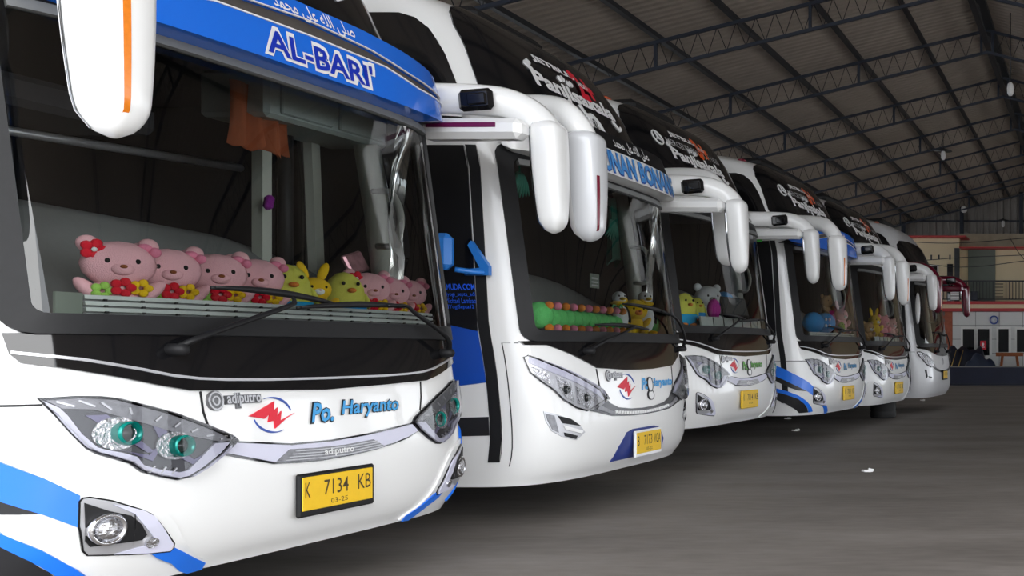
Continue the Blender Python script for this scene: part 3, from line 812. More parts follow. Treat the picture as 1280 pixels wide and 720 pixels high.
GRILL = [(-.541, .815), (-.251, .778), (-.02, .774), (.217, .785), (.541, .815), (.59, .766), (.50, .735), (.398, .715), (.27, .70), (.094, .686), (-.079, .68), (-.219, .685), (-.35, .695), (-.462, .726), (-.566, .755), (-.592, .766)]
GRILLC = [(-.267, .752), (-.115, .745), (.054, .743), (.24, .752), (.32, .708), (.128, .691), (-.068, .686), (-.2, .691), (-.34, .706)]
PANEL_BOT = [(-1.235, 1.252), (-1.228, 1.187), (-1.205, 1.154), (-1.108, 1.135), (-.939, 1.094), (-.807, 1.058), (-.696, 1.034), (-.551, 1.030), (-.36, 1.023), (-.028, 1.012)]
PIN = [(-1.222, 1.191), (-1.05, 1.164), (-.87, 1.123), (-.766, 1.097), (-.665, 1.082), (-.545, 1.074), (-.353, 1.068), (-.017, 1.066)]
def sym(h): return h + mir(h[:-1])[::-1]
def gasket(zb=1.335, zt=2.50, ai=1.155, ao=1.245, zo=1.258):
    def f():
        return strip(rrect(-ao, zo, ao, zt + .10, .09, 4), rrect(-ai, zb, ai, zt, .04, 4), .028, closed=True)
    return f
def windshield(): 
    b = MB(); a = np.concatenate([np.linspace(-1.155, -.8, 15), np.linspace(-.7, .7, 8), np.linspace(.8, 1.155, 15)]); z = np.linspace(1.32, 2.515, 9); aa, zz = np.meshgrid(a, z, indexing='ij')
    b.add(S(aa.ravel(), zz.ravel(), .012), [(i * 9 + j, (i + 1) * 9 + j, (i + 1) * 9 + j + 1, i * 9 + j + 1) for i in range(len(a) - 1) for j in range(8)], True); return b
def upper_glass(sh=0):
    pts = [(a + sh * (abs(a) - .3), z) for a, z in [(-1.245, 2.93), (-1.26, 3.0), (-1.20, 3.45), (-1.15, 3.555), (-1.09, 3.60), (-.95, 3.645), (-.6, 3.675), (-.2, 3.69)]]
    return sym(pts + [(0, 3.693)])
LOGO_RED = [(-.452, .914), (-.318, .972), (-.328, .926), (-.303, .944), (-.312, .901), (-.286, .927), (-.296, .884), (-.216, .913), (-.262, .893), (-.327, .851), (-.328, .887), (-.36, .881), (-.347, .919), (-.376, .898)]
def wiper(root, sg_key, surf, arm, blade, rad=.010):
    def P(pts, off): 
        return [surf([p[0]], [p[1]], o)[0] for p, o in zip(pts, off)]
    n = len(arm)
    w = part('wiper', lambda: MB().tube(smooth_path(P(arm, [.05] + [.085] * (n - 2) + [.06]), 5), [rad * (1.5 - .8 * k / (5 * (n - 1))) for k in range(5 * (n - 1) + 1)], 7), 'black_plastic', root, sg_key + 'arm')
    part('pivot', lambda: MB().lathe([(.024, -.02), (.026, .03), (.024, .070), (.012, .08)], tuple(P(arm[:1], [0])[0]), 'x', 14), 'rubber', w, sg_key + 'piv')
    m = [((blade[0][0] * (1 - t) + blade[1][0] * t), (blade[0][1] * (1 - t) + blade[1][1] * t) + .012 * math.sin(math.pi * t)) for t in np.linspace(0, 1, 9)]
    part('blade', lambda: MB().tube(P(m, [.045] * 9), [.006, .012, .015, .017, .019, .017, .015, .012, .006], 6, flat=.7), 'black_plastic', w, sg_key + 'bld')
    part('blade_rubber', lambda: MB().tube(P(m, [.025] * 9), .008, 5), 'rubber', w, sg_key + 'blr')
def mirror(root, sg, head, arm, top=2.60, bot=1.90, wx=.135, wy=.12, paint='white_paint', strip_m='amber', lamp=False, key='m', silver=False, strip_on=True, tilt=0):
    """horn-type mirror: an arm that swings out and drops, with a long tapering housing"""
    hx, hy = head
    a = part('mirror', lambda: MB().tube(smooth_path(arm, 6), [.10] + [.095] * (6 * (len(arm) - 2)) + [.09, .085, .08, .07, .06, .05], 12, flat=.8), paint, root, key + 'arm')
    def sec(t, grow=0, n=24):
        z = top + (bot - top) * t
        e = min(1, math.sqrt(max(0, 1 - max(0, (t - .86) / .14) ** 2)) if t > .86 else (math.sqrt(max(0, 1 - ((.10 - t) / .10) ** 2)) if t < .10 else 1))
        e = max(e, .12); k = (.95 + .22 * t - .50 * t * t)
        ax = wx * k * e + grow; ay = wy * k * e + grow; cx = hx + .035 * t + tilt * t; out = []
        for i in range(n):
            p = 2 * math.pi * i / n; c, s_ = math.cos(p), math.sin(p); q = 2 / 3.2
            out.append((cx + ax * math.copysign(abs(c) ** q, c), hy + ay * math.copysign(abs(s_) ** q, s_), z))
        return out
    T = list(np.linspace(0, .1, 5)) + list(np.linspace(.16, .86, 9)) + list(np.linspace(.89, 1, 6))
    part('housing', lambda: MB().loft([sec(t) for t in T]), 'mirror_silver' if silver else paint, a, key + 'hou')
    def rim():
        r1 = []; 
        for t in np.linspace(.04, .97, 16):
            s_ = sec(t, .004); r1.append([s_[k] for k in (8, 9, 10, 11, 12, 13, 14, 15, 16)])
        return MB().loft(r1, cap=False, closed=False)
    part('mirror_glass', rim, 'mirror_glass', a, key + 'gls')
    if silver:
        def shellrim(): 
            r1 = []
            for t in np.linspace(.01, .99, 18):
                s_ = sec(t, .007); r1.append([s_[k] for k in (11, 12, 13, 14, 15, 16, 17)])
            return MB().loft(r1, cap=False, closed=False)
        part('white_rim', shellrim, 'white_paint', a, key + 'rim')
    if strip_on:
        def ind():
            r = []
            for t in list(np.linspace(.42, .90, 12)) + [.93, .955, .975]:
                s_ = sec(t, .003); n = len(s_); k0 = (22, 23) if sg < 0 else (2, 1)
                p, q = np.array(s_[k0[0]]), np.array(s_[k0[1]])
                if t > .90: p, q = p + (t - .9) * np.array([-.25, 0, 0]), q + (t - .9) * np.array([-.25, 0, 0])
                r.append([tuple(p), tuple(p * .5 + q * .5), tuple(q)])
            return MB().loft(r, cap=False, closed=False)
        part('turn_signal', ind, strip_m, a, key + 'ind')
    if lamp:
        p = arm[1]
        part('corner_lamp', lambda: MB().box((p[0] + .03, p[1] - sg * .0 - .085, p[2] - .02), (.20, .05, .13), (0, -.1, .08), .022).box((p[0] + .05, p[1] - .112, p[2] - .02), (.11, .02, .07), (0, -.1, .08), .008), 'black_gloss', a, key + 'lmp')
        f_ = part('lower_fairing', lambda: MB().box((p[0] - .02, p[1] - .02, p[2] - .185), (.62, .14, .125), (0, 0, 0), .035), paint, a, key + 'fai')
        if key == 'mir0f': part('fairing_stripe', lambda: MB().box((p[0] - .06, p[1] - .092, p[2] - .17), (.42, .006, .028)), 'maroon_stripe', f_, key + 'fas')
    return a
def plate(root, x, cz, w, h, text, sub, frame_m, key, cy=0.0, tilt=.0, ink='plate_ink'):
    p = part('number_plate', lambda: MB().box((x + .008, cy, cz), (.022, w + .035, h + .045), (0, tilt, 0), .008), frame_m, root, key + 'fr')
    def T(dx, y, z): return (x + dx + tilt * (z - cz), y, z)
    part('plate_face', lambda: MB().box((x + .016, cy, cz + .006), (.012, w, h), (0, tilt, 0), .003), 'plate_yellow', p, key + 'fc')
    parts = text.split(' ')
    xs = {0: (-.47, -.40), 1: (-.215, .13 if len(parts[2]) < 3 else .11), 2: (.27 if len(parts[2]) < 3 else .19, .465)}
    for k, s in enumerate(parts):
        a0, a1 = xs[k]
        part('plate_lettering', text_flat(s, (x + .0232, cy + a0 * w, cz - .08 * h), (0, 1, 0), (0, 0, 1), (a1 - a0) * w, .46 * h, .004), ink, p)
    part('plate_lettering', text_flat(sub, (x + .0232, cy - .12 * w, cz - .36 * h), (0, 1, 0), (0, 0, 1), .24 * w, .15 * h, .0), ink, p)
    return p
def star_emblem(b, ca, cz, r, off=.006, n=24, surf=None):
    line(ellp(ca, cz, r, r, n), r * .16, off, surf, b=b, closed=True)
    for t in (90, 210, 330):
        q = R(t); p = (ca + r * .95 * math.cos(q), cz + r * .95 * math.sin(q)); d = (-math.sin(q) * r * .13, math.cos(q) * r * .13)
        patch([p, (ca + d[0], cz + d[1]), (ca - d[0], cz - d[1])], off, surf, b=b)
    return b
def build_emblem(root, key, a0=-.637, z=.988):
    e = part('maker_badge', lambda: patch(ellp(a0 + .036, z, .036, .042, 18), .010, b=patch([(a0 + .08, z - .018), (a0 + .25, z - .018), (a0 + .25, z + .02), (a0 + .08, z + .02)], .008, b=patch([(a0 + .128, z - .038), (a0 + .15, z - .038), (a0 + .15, z + .03), (a0 + .128, z + .03)], .008))), 'emblem_metal', root, key + 'bdg')
    part('badge_letters', lambda: lettering('adiputro', a0 + .085, z - .028, a0 + .245, z + .03, .012, bold=.02, b=line(ellp(a0 + .036, z, .030, .036, 16), .006, .013, closed=True, b=line(ellp(a0 + .036, z, .014, .018, 10), .006, .013, closed=True))), 'silver_trim', e, key + 'bdl')
def build_logo(root, key, da=0, dz=0, s=1.0):
    ca, cz = -.330, .912
    def X(p): return [(ca + da + (a - ca) * s, cz + dz + (z - cz) * s) for a, z in p]
    l = part('winged_logo', lambda: patch(X(LOGO_RED), .006), 'decal_red', root, key + 'lgr')
    def arcs():
        b = MB()
        for t0, t1 in ((10, 115), (190, 300)):
            o = ellp(ca, cz, .098, .080, 14, t0, t1); i = [(ca + (a - ca) * (1 - .10 * math.sin(math.pi * k / 14)), cz + (z - cz) * (1 - .10 * math.sin(math.pi * k / 14))) for k, (a, z) in enumerate(o)]
            strip(X(i), X(o), .006, b=b)
        return b
    part('logo_arc', arcs, 'decal_navy', l, key + 'lga')
def outline_figure(root, a, z, key):
    for q, (dz, ra, rz) in enumerate(((0, .045, .058), (-.085, .05, .038))):
        g = part('figure_sticker', lambda: patch(ellp(a, z + dz, ra, rz, 18), .010), 'decal_white', root, key + 'f%d' % q)
        part('figure_outline', lambda: line(ellp(a, z + dz, ra, rz, 18), .006, .013, closed=True), 'decal_black', g, key + 'o%d' % q)
PANJI = 'Panjisakala'
def build_upper_text(root, key, two, second, star=True, a0=-.40, ztop=3.46, orange=True, s=1.0):
    part('lettering', lambda: lettering('JETBUS', a0, ztop - .060, a0 + .62, ztop, .022, bold=.05), 'decal_white', root, key + 'jb')
    part('numeral', lambda: lettering(two, a0 + .56, ztop - .19, a0 + .84, ztop + .02, .026, bold=.05), 'decal_orange' if orange else 'decal_red', root, key + 'two')
    part('lettering', lambda: lettering('HDD', a0 + .60, ztop - .10, a0 + .76, ztop - .06, .030, bold=.02), 'decal_white', root, key + 'hdd')
    if second:
        part('lettering', lambda: lettering(second, a0 - .17, ztop - .175, a0 + 1.10, ztop - .105, .022, bold=.004), 'decal_grey', root, key + 'sec')
        part('star_emblem', lambda: star_emblem(MB(), a0 - .30, ztop - .13, .072, .022), 'decal_white', root, key + 'star')
    zz = ztop - (.36 if second else .31)
    def pj():
        b = lettering(PANJI, a0 - .16, zz, a0 + 1.05, zz + .15, .022, bold=.045)
        for a, z in ((-.17, .19), (-.12, .215), (-.14, .165), (.30, .20), (.36, .215), (.42, .19), (.47, .2)):
            patch([(a0 + a, zz + z - .025), (a0 + a + .028, zz + z), (a0 + a, zz + z + .025), (a0 + a - .028, zz + z)], .022, b=b)
        line([(a0 + .42, zz + .03), (a0 + .47, zz - .045), (a0 + .56, zz - .035)], .035, .022, b=b)
        line([(a0 + .98, zz + .02), (a0 + 1.06, zz - .04), (a0 + 1.12, zz - .01)], .03, .022, b=b)
        return b
    part('lettering', pj, 'decal_white', root, key + 'pj')
ARAB = '\uFEAA\uFEE4\uFEA4\uFEE3 \uFEF0\uFEE0\uFECB \uFEEA\uFEE0\uFEDF\uFE8D \uFEF0\uFEE0\uFEBB'
def side_stripes(root, K='st'):
    def pair(f, sg):
        part('blue_stripe', lambda: patch(f([(-1.09, .661), (-1.176, .732), (-1.282, .80), (-1.46, .90), (-1.62, .965), (-2.0, 1.06), (-3.0, 1.15), (-3.0, .95), (-2.0, .92), (-1.62, .82), (-1.46, .75), (-1.288, .66), (-1.187, .605), (-1.098, .545)]), .0135), 'stripe_blue', root, K + 'b1%d' % sg)
        part('black_stripe', lambda: patch(f([(-1.187, .605), (-1.288, .66), (-1.46, .75), (-1.62, .82), (-2.0, .92), (-2.0, .90), (-1.62, .765), (-1.46, .675), (-1.30, .615)]), .0125), 'stripe_black', root, K + 'k1%d' % sg)
        part('blue_stripe', lambda: patch(f([(-1.02, .335), (-1.183, .475), (-1.293, .55), (-1.43, .605), (-1.65, .66), (-2.2, .70), (-2.2, .655), (-1.65, .615), (-1.43, .555), (-1.293, .505), (-1.206, .44), (-1.11, .355), (-1.09, .325)]), .0138), 'stripe_blue', root, K + 'b2%d' % sg)
        part('black_stripe', lambda: patch(f([(-1.09, .325), (-1.206, .44), (-1.293, .505), (-1.43, .555), (-1.65, .615), (-2.2, .655), (-2.2, .60), (-1.65, .525), (-1.43, .44), (-1.28, .36), (-1.22, .32)]), .0128), 'stripe_black', root, K + 'k2%d' % sg)
        part('blue_stripe', lambda: patch(f([(-.867, .41), (-.775, .411), (-.706, .37), (-.66, .345), (-.60, .315), (-.60, .285), (-.66, .28), (-.70, .30), (-.76, .345), (-.83, .38)]), .0135), 'stripe_blue', root, K + 'b3%d' % sg)
    pair(lambda p: p, -1); pair(mir, 1)
def side_doors(root, K, blue):
    part('door_seal', lambda: patch([(-1.425, .45), (-1.50, .45), (-1.49, 1.4), (-1.44, 2.0), (-1.40, 2.58), (-1.335, 2.58), (-1.375, 2.0), (-1.42, 1.4)], .008), 'rubber', root, 'seal')
    part('side_window', lambda: patch([(-1.50, 1.33), (-1.45, 2.0), (-1.41, 2.575), (-1.9, 2.575), (-2.6, 2.575), (-2.6, 1.45), (-1.9, 1.42)], .009), 'black_glass', root, 'dglass')
    if blue:
        d = part('door_panel', lambda: patch([(-1.50, .985), (-1.50, 1.33), (-1.9, 1.42), (-2.6, 1.45), (-2.6, .90), (-1.9, .935)], .007), 'door_blue', root, K + 'db')
        part('black_stripe', lambda: patch([(-1.505, .63), (-1.505, .755), (-2.6, .72), (-2.6, .60)], .006), 'stripe_black', root, K + 'dk')
        d = part('lettering', lambda: lettering('DRIVERMUDA.COM', -1.78, 1.605, -1.476, 1.645, .013, bold=.02), 'decal_vivid_blue', root, K + 't1')
        for q, (t_, x1, za, zb) in enumerate((('\u25a1yogi_septa_adi', -1.479, 1.555, 1.592), ('fMichael Lambao', -1.478, 1.515, 1.55), ('\u25a1YogiSepta12', -1.495, 1.472, 1.508))):
            part('lettering', lettering(t_, -1.69, za, x1, zb, .013), 'decal_vivid_blue', root)

def make_bus(i, name_label, kind, D, Yc, dz, yaw, cfg):
    root = empty('coach_bus', (-D, Yc, dz), yaw); tag(root, name_label, 'bus', 'row of parked coach buses')
    paint = cfg.get('paint', 'white_paint'); P = lambda n, fn, m, k=None: part(n, fn, m, root, k)
    near = cfg.get('near_detail', False)
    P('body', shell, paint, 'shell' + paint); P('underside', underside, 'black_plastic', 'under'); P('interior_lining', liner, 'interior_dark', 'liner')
    P('windshield', windshield, 'windshield_glass', 'wind'); P('windshield_gasket', gasket(), 'rubber', 'gask')
    P('dashboard', dash, 'dash_grey', 'dash')
    for sg in (-1, 1):
        P('pillar_trim', lambda sg=sg: MB().tube([(-.50, sg * 1.06, 1.30), (-.60, sg * 1.08, 2.0), (-.70, sg * 1.08, 2.62)], .075, 8, flat=.8), 'trim_cream', 'atrim%d' % sg)
    P('grab_handle', lambda: MB().tube(smooth_path([(-.52, .97, 1.80), (-.40, .94, 1.81), (-.36, .94, 1.95), (-.42, .95, 2.10), (-.55, .98, 2.12)], 5), .018, 8), 'trim_cream', 'grab')
    for k in range(2):
        for sg in (-1, 1):
            for r in range(3):
                o = part('seat', lambda: MB().box((0, 0, .25), (.46, .46, .16), bev=.05).box((-.24, 0, .66), (.14, .46, .72), (0, -.18, 0), .05).box((-.34, 0, 1.1), (.10, .30, .2), (0, -.18, 0), .04), 'seat_black', root, 'seat', (-2.6 - 1.0 * r, sg * (.38 + .5 * k), 1.12))
                part('headrest_cover', lambda: MB().box((-.30, .0, .98), (.16, .40, .26), (0, -.18, 0), .05), 'seat_blue', o, 'seatb')
    # front wheel pair
    for sg in (-1, 1):
        t = part('wheel', lambda: MB().lathe([(.30, -.14), (.46, -.14), (.50, -.10), (.50, .10), (.46, .14), (.30, .14)], axis='y', n=28), 'tyre', root, 'wheel', (-2.7, sg * 1.02, .50 - dz))
        part('rim', lambda: MB().lathe([(.30, -.12), (.27, -.05), (.10, -.03), (.09, -.10), (.02, -.11)], axis='y', n=20), 'silver_trim', t, 'wrim')
        part('wheel', None, 'tyre', root, 'wheel', (-9.2, sg * 1.02, .50 - dz))
    # upper front
    if kind != 'C':
        P('upper_windshield', lambda: patch(upper_glass(cfg.get('ug', 0)), .012, da=.09, dz=.07), 'black_glass', 'ug%s' % cfg.get('ug', 0))
    else:
        P('upper_windshield', lambda: patch(sym([(-1.22, 2.75), (-1.20, 3.05), (-1.13, 3.25), (-1.0, 3.33), (-.5, 3.36), (0, 3.37)]), .012, da=.09, dz=.07), 'black_glass', 'ugC')
    for sg in (-1, 1):
        P('side_window', lambda sg=sg: patch([(sg * -1.30, 2.95), (sg * -1.285, 3.2), (sg * -1.30, 3.38), (sg * -1.34, 3.45), (sg * -1.42, 3.48), (sg * -3.2, 3.48), (sg * -3.2, 2.95)], .010), 'black_glass', 'sw%d' % sg)
        P('marker_light', lambda sg=sg: MB().ell(tuple(S([sg * 1.05], [3.70])[0]), (.05, .09, .02), nu=10, nv=6), cfg.get('marker', 'orange_marker'), 'mk%s%d' % (cfg.get('marker', 'o'), sg))
    P('roof_vent', lambda: MB().box((-1.62, .30, 3.80), (.8, 1.0, .14), (0, -.06, 0), .05), 'rubber', 'rvent')
    P('roof_cap', lambda: MB().box((-6.6, 0, 3.77), (9.6, 1.5, .06), bev=.02), paint, 'rcap' + paint)
    P('header_band', lambda: strip([(a, 2.595) for a in np.linspace(-1.19, 1.19, 9)], [(a, 2.50) for a in np.linspace(-1.19, 1.19, 9)], .020), 'black_plastic', 'hdr')
    P('belt_line', lambda: strip([(-3.0, 2.775), (-1.5, 2.775), (-1.26, 2.765)], [(-3.0, 2.757), (-1.5, 2.757), (-1.26, 2.755)], .004), 'rubber', 'belt')
    side_doors(root, 'b%d' % i, cfg.get('door_blue', False))
    part('grey_trim', lambda: strip([(a, 2.505) for a in np.linspace(-1.12, 1.12, 9)], [(a, 2.468) for a in np.linspace(-1.12, 1.12, 9)], .031), 'dash_grey', root, 'gtrim')
    # ---- lower front by body kind
    if kind == 'A':
        fp = P('front_panel', lambda: patch(sym(PANEL_BOT) + [(1.235, 1.262), (.6, 1.265), (0, 1.266), (-.6, 1.265), (-1.235, 1.262)][:], .012), 'black_gloss', 'Apan')
        pin = sym(PIN)
        part('silver_line', lambda: line(pin, .011, .018), 'silver_trim', fp, 'Apin')
        for sg in (-1, 1):
            headlight_A(root, sg, i > 0); fog_A(root, sg)
        for sg in (-1, 1):
            f = (lambda p: p) if sg < 0 else mir
            P('bumper_wing', lambda f=f: patch(f(rnd([(-1.32, .285), (-1.32, .50), (-1.18, .68), (-1.05, .685), (-.90, .625), (-.80, .53), (-.735, .42), (-.66, .352), (-.60, .322), (-.565, .285)], .15, 2)), .010, base=-.02), paint, 'Alip%d' % sg + paint)
        g = P('grille_strip', lambda: patch(GRILL, .006), 'black_gloss', 'Agr'); part('light_guide', lambda: patch(shrink(GRILL, .009), .010), 'lavender', g, 'Agrl')
        c = part('centre_panel', lambda: patch(GRILLC, .014), 'lamp_grey', g, 'Agrc')
        for k in range(4): 
            part('fin', (lambda k=k: line([(-.30 + .02 * k, .705 + .012 * k), (-.1, .696 + .013 * k), (.06, .695 + .013 * k), (.30 - .012 * k, .710 + .011 * k)], .004, .018)), 'silver_trim', g, 'Agrf%d' % k)
        part('badge_letters', lambda: lettering('adiputro', -.08, .697, .10, .736, .020, bold=.02), 'decal_white', g, 'Agrt')
        for q, pts in enumerate(([(-.655, 1.03), (-.652, .945), (-.635, .875)], [(.655, 1.03), (.645, .945), (.625, .875)], [(-1.56, .32), (-1.59, .6), (-1.60, 1.0), (-1.3, 1.0), (-1.165, 1.0)])):
            P('panel_seam', lambda pts=pts: line(pts, .008, .003), 'rubber', 'Aseam%d' % q)
        build_emblem(root, 'A'); build_logo(root, 'A')
        tc = cfg.get('text_m', 'decal_blue')
        P('lettering_outline', lambda: lettering('Po.', -.118, .862, .012, .952, .006, bold=.055, shear=.25), 'decal_black', 'Apo_k'); P('lettering_outline', lambda: lettering('Haryanto', .062, .868, .448, .956, .006, bold=.05, shear=.25), 'decal_black', 'Apo_k2')
        P('lettering', lambda: lettering('Po.', -.115, .865, .009, .949, .009, bold=.028, shear=.25), tc, 'Apo' + tc); P('lettering', lambda: lettering('Haryanto', .065, .871, .445, .953, .009, bold=.022, shear=.25), tc, 'Apo2' + tc)
        wiper(root, 'Aw1', S, [(-.757, 1.203), (-.66, 1.25), (-.272, 1.385), (-.225, 1.412), (-.20, 1.435)], [(-.563, 1.462), (.05, 1.425)])
        wiper(root, 'Aw2', S, [(.90, 1.185), (.82, 1.26), (.572, 1.385), (.50, 1.425), (.40, 1.425)], [(-.14, 1.395), (.58, 1.43)])
        if i == 2: outline_figure(root, .05, .92, 'Afig')
        if cfg.get('stripes'): side_stripes(root)
        pc = cfg['plate']; plate(root, .012, .535, .43, .155, pc[0], pc[1], cfg.get('plate_frame', 'black_plastic'), 'pl%d' % i, -.016)
    elif kind == 'B':
        fp = P('front_panel', lambda: patch([(-1.262, 1.262), (-1.235, 1.235), (-1.086, 1.235), (-.889, 1.165), (-.645, 1.071), (-.245, 1.049), (.0, 1.046), (.245, 1.049), (.645, 1.071), (.889, 1.165), (1.086, 1.235), (1.24, 1.262), (.6, 1.266), (-.6, 1.266)], .012), 'black_gloss', 'Bpan')
        HB = [(-1.253, 1.155), (-1.221, 1.17), (-1.118, 1.12), (-.884, 1.02), (-.659, .92), (-.58, .837), (-.809, .763), (-.916, .792), (-1.022, .853), (-1.091, .926), (-1.164, .983), (-1.228, 1.048)]
        for sg in (-1, 1):
            f = (lambda p: p) if sg < 0 else mir; K = 'B%d' % sg
            h = part('headlight', lambda f=f: patch(f(HB), .008), 'black_gloss', root, K + 'h')
            part('reflector', lambda f=f: patch(f(shrink(HB, .010)), .012), 'silver_trim', h, K + 'r')
            part('led_strip', lambda f=f: strip(f([(-1.215, 1.155), (-1.10, 1.10), (-.88, 1.006), (-.66, .905), (-.61, .845)]), f([(-1.235, 1.12), (-1.12, 1.06), (-.89, .965), (-.68, .875), (-.625, .835)]), .018), 'lavender', h, K + 'l')
            for q, cell in enumerate(([(-1.215, 1.09), (-1.115, 1.045), (-1.11, .965), (-1.195, 1.03)], [(-1.065, 1.02), (-.955, .965), (-.945, .84), (-1.0, .87), (-1.055, .94)], [(-.915, .945), (-.69, .855), (-.81, .79), (-.91, .825)])):
                part('reflector_cell', lambda f=f, cell=cell: patch(f(cell), .020, b=None), 'lamp_chrome', h, K + 'c%d' % q)
            part('bulb', lambda sg=sg: MB().ell(tuple(S([sg * .82], [.862], .02)[0]), (.03, .035, .03)).ell(tuple(S([sg * 1.0], [.925], .02)[0]), (.03, .035, .03)), 'lens_dark', h, K + 'b')
            part('lens_cover', lambda f=f: patch(f(shrink(HB, .006)), .05), 'lens_cover', h, K + 'v')
            FB = [(-1.168, .786), (-1.065, .756), (-.925, .691), (-.873, .652), (-.843, .619), (-.929, .57), (-1.051, .605), (-1.124, .65), (-1.158, .721)]
            g = part('fog_light', lambda f=f: patch(f(FB), .008), 'silver_trim', root, K + 'f')
            part('side_cell', lambda f=f: patch(f([(-1.158, .77), (-1.10, .752), (-1.075, .635), (-1.12, .66), (-1.145, .72)]), .012), 'lamp_grey', g, K + 'f1')
            part('upper_slot', lambda f=f: patch(f([(-1.075, .75), (-.975, .722), (-.885, .665), (-1.04, .695)]), .012), 'black_plastic', g, K + 'f2')
            part('led_bar', lambda f=f: patch(f([(-1.04, .682), (-.865, .63), (-.885, .612), (-1.025, .652)]), .014), 'decal_white', g, K + 'f3')
            part('lower_slot', lambda f=f: patch(f([(-1.035, .632), (-.92, .60), (-.935, .578), (-1.03, .606)]), .012), 'black_plastic', g, K + 'f4')
        GB = [(-.60, .875), (-.77, .765), (-.494, .711), (-.25, .697), (0, .69), (.25, .697), (.494, .711), (.77, .765), (.60, .875), (.52, .81), (.40, .77), (.2, .75), (0, .745), (-.2, .75), (-.40, .77), (-.52, .81)]
        g = P('grille_strip', lambda: patch(GB, .008), 'lamp_dark', 'Bgr')
        part('grey_trim', lambda: strip([(-.66, .80), (-.50, .748), (-.25, .728), (0, .722), (.25, .728), (.5, .748), (.66, .80)], [(-.70, .775), (-.50, .722), (-.25, .706), (0, .70), (.25, .706), (.5, .722), (.70, .775)], .013), 'lamp_grey', g, 'Bgt')
        for k in range(22):
            a = -.47 + .94 * (k + .5) / 22; zc = .713 + .03 * (a / .5) ** 2
            part('led', (lambda a=a, zc=zc: patch([(a - .016, zc - .009), (a + .012, zc - .009), (a + .017, zc + .012), (a - .011, zc + .012)], .018)), 'decal_white', g, 'Bled%d' % k)
        for q, pts in enumerate(([(-.645, 1.065), (-.632, .945), (-.605, .875)], [(.645, 1.065), (.632, .945), (.605, .875)], [(-1.262, 1.25), (-1.36, 1.25), (-1.36, .8), (-1.36, .42)])):
            P('panel_seam', lambda pts=pts, q=q: line(pts, (.014, .010, .006)[q], .003), 'rubber', 'Bseam%d' % q)
        build_emblem(root, 'B', -.54, 1.01); build_logo(root, 'B', .10, .008, 1.25)
        P('lettering', lambda: lettering('Po.', .03, .89, .15, .975, .006, bold=.045, shear=.25), 'decal_blue', 'Bpo'); P('lettering', lambda: lettering('Haryanto', .19, .89, .60, .97, .006, bold=.04, shear=.25), 'decal_blue', 'Bpo2')
        outline_figure(root, .155, .925, 'Bfig')
        wiper(root, 'Bw1', S, [(-.76, 1.195), (-.62, 1.25), (-.40, 1.30), (-.15, 1.37), (-.10, 1.385)], [(-.60, 1.385), (.20, 1.365)])
        wiper(root, 'Bw2', S, [(.95, 1.215), (.90, 1.30), (.78, 1.43), (.60, 1.49), (.45, 1.52)], [(-.15, 1.56), (.72, 1.50)])
        P('plate_panel', lambda: patch([(-.451, .365), (-.387, .472), (-.278, .572), (-.184, .59), (.184, .59), (.278, .572), (.387, .472), (.43, .365)], .006), 'navy_paint', 'Bnavy')
        plate(root, .010, .468, .43, .165, cfg['plate'][0], cfg['plate'][1], 'decal_white', 'pl%d' % i, .04)
        m = P('side_mirror', lambda: MB().tube(smooth_path([(-.46, -1.26, 1.72), (-.52, -1.34, 1.72), (-.60, -1.40, 1.73)], 4), .018, 8).prism([(-.44, 1.70), (-.44, 1.76), (-.56, 1.93), (-.58, 1.90), (-.50, 1.75), (-.60, 1.74), (-.60, 1.70)], 'y', -1.30, -1.265), 'mini_blue', 'Bsm')
        part('housing', lambda: MB().box((-.66, -1.42, 1.845), (.11, .10, .24), (0, 0, .2), .035), 'mini_blue', m, 'Bsmh')
    else:
        fp = P('front_panel', lambda: patch([(-1.26, 1.27), (-1.24, 1.235), (-1.05, 1.215), (-.8, 1.16), (-.5, 1.10), (0, 1.08), (.5, 1.10), (.8, 1.16), (1.05, 1.215), (1.24, 1.27)], .012), 'black_gloss', 'Cpan')
        HC_ = [(-1.27, 1.17), (-1.20, 1.18), (-1.02, 1.10), (-.84, .97), (-.76, .89), (-.93, .865), (-1.08, .92), (-1.24, 1.09)]
        for sg in (-1, 1):
            f = (lambda p: p) if sg < 0 else mir; K = 'C%d' % sg
            h = part('headlight', lambda f=f: patch(f(HC_), .008), 'black_gloss', root, K + 'h'); part('reflector', lambda f=f: patch(f(shrink(HC_, .014)), .014), 'lamp_chrome', h, K + 'r')
            part('lens_cover', lambda f=f: patch(f(shrink(HC_, .008)), .04), 'lens_cover', h, K + 'v')
            part('fog_light', lambda f=f: patch(f([(-1.14, .83), (-1.09, .83), (-1.07, .70), (-1.10, .66)]), .008, b=patch(f([(-1.04, .70), (-.92, .685), (-.92, .655), (-1.0, .66)]), .008)), 'black_plastic', root, K + 'f')
        g = P('grille_strip', lambda: strip([(-.78, .90), (-.6, .84), (-.3, .81), (0, .80), (.3, .81), (.6, .84), (.78, .90)], [(-.86, .88), (-.6, .79), (-.3, .76), (0, .75), (.3, .76), (.6, .79), (.86, .88)], .008), 'lamp_dark', 'Cgr')
        P('star_emblem', lambda: star_emblem(MB(), 0, .98, .07, .008), 'silver_trim', 'Cst')
        P('panel_seam', lambda: line([(-1.30, 1.17), (-1.5, 1.17), (-1.5, .45)], .008, .004), 'rubber', 'Cseam')
        wiper(root, 'Cw1', S, [(-.5, 1.18), (-.4, 1.30), (-.30, 1.50), (-.28, 1.55)], [(-.6, 1.55), (.15, 1.55)])
        wiper(root, 'Cw2', S, [(.7, 1.18), (.6, 1.30), (.45, 1.50), (.42, 1.52)], [(.1, 1.52), (.8, 1.50)])
        plate(root, .012, .70, .40, .15, cfg['plate'][0], cfg['plate'][1], 'black_plastic', 'pl%d' % i, .0)
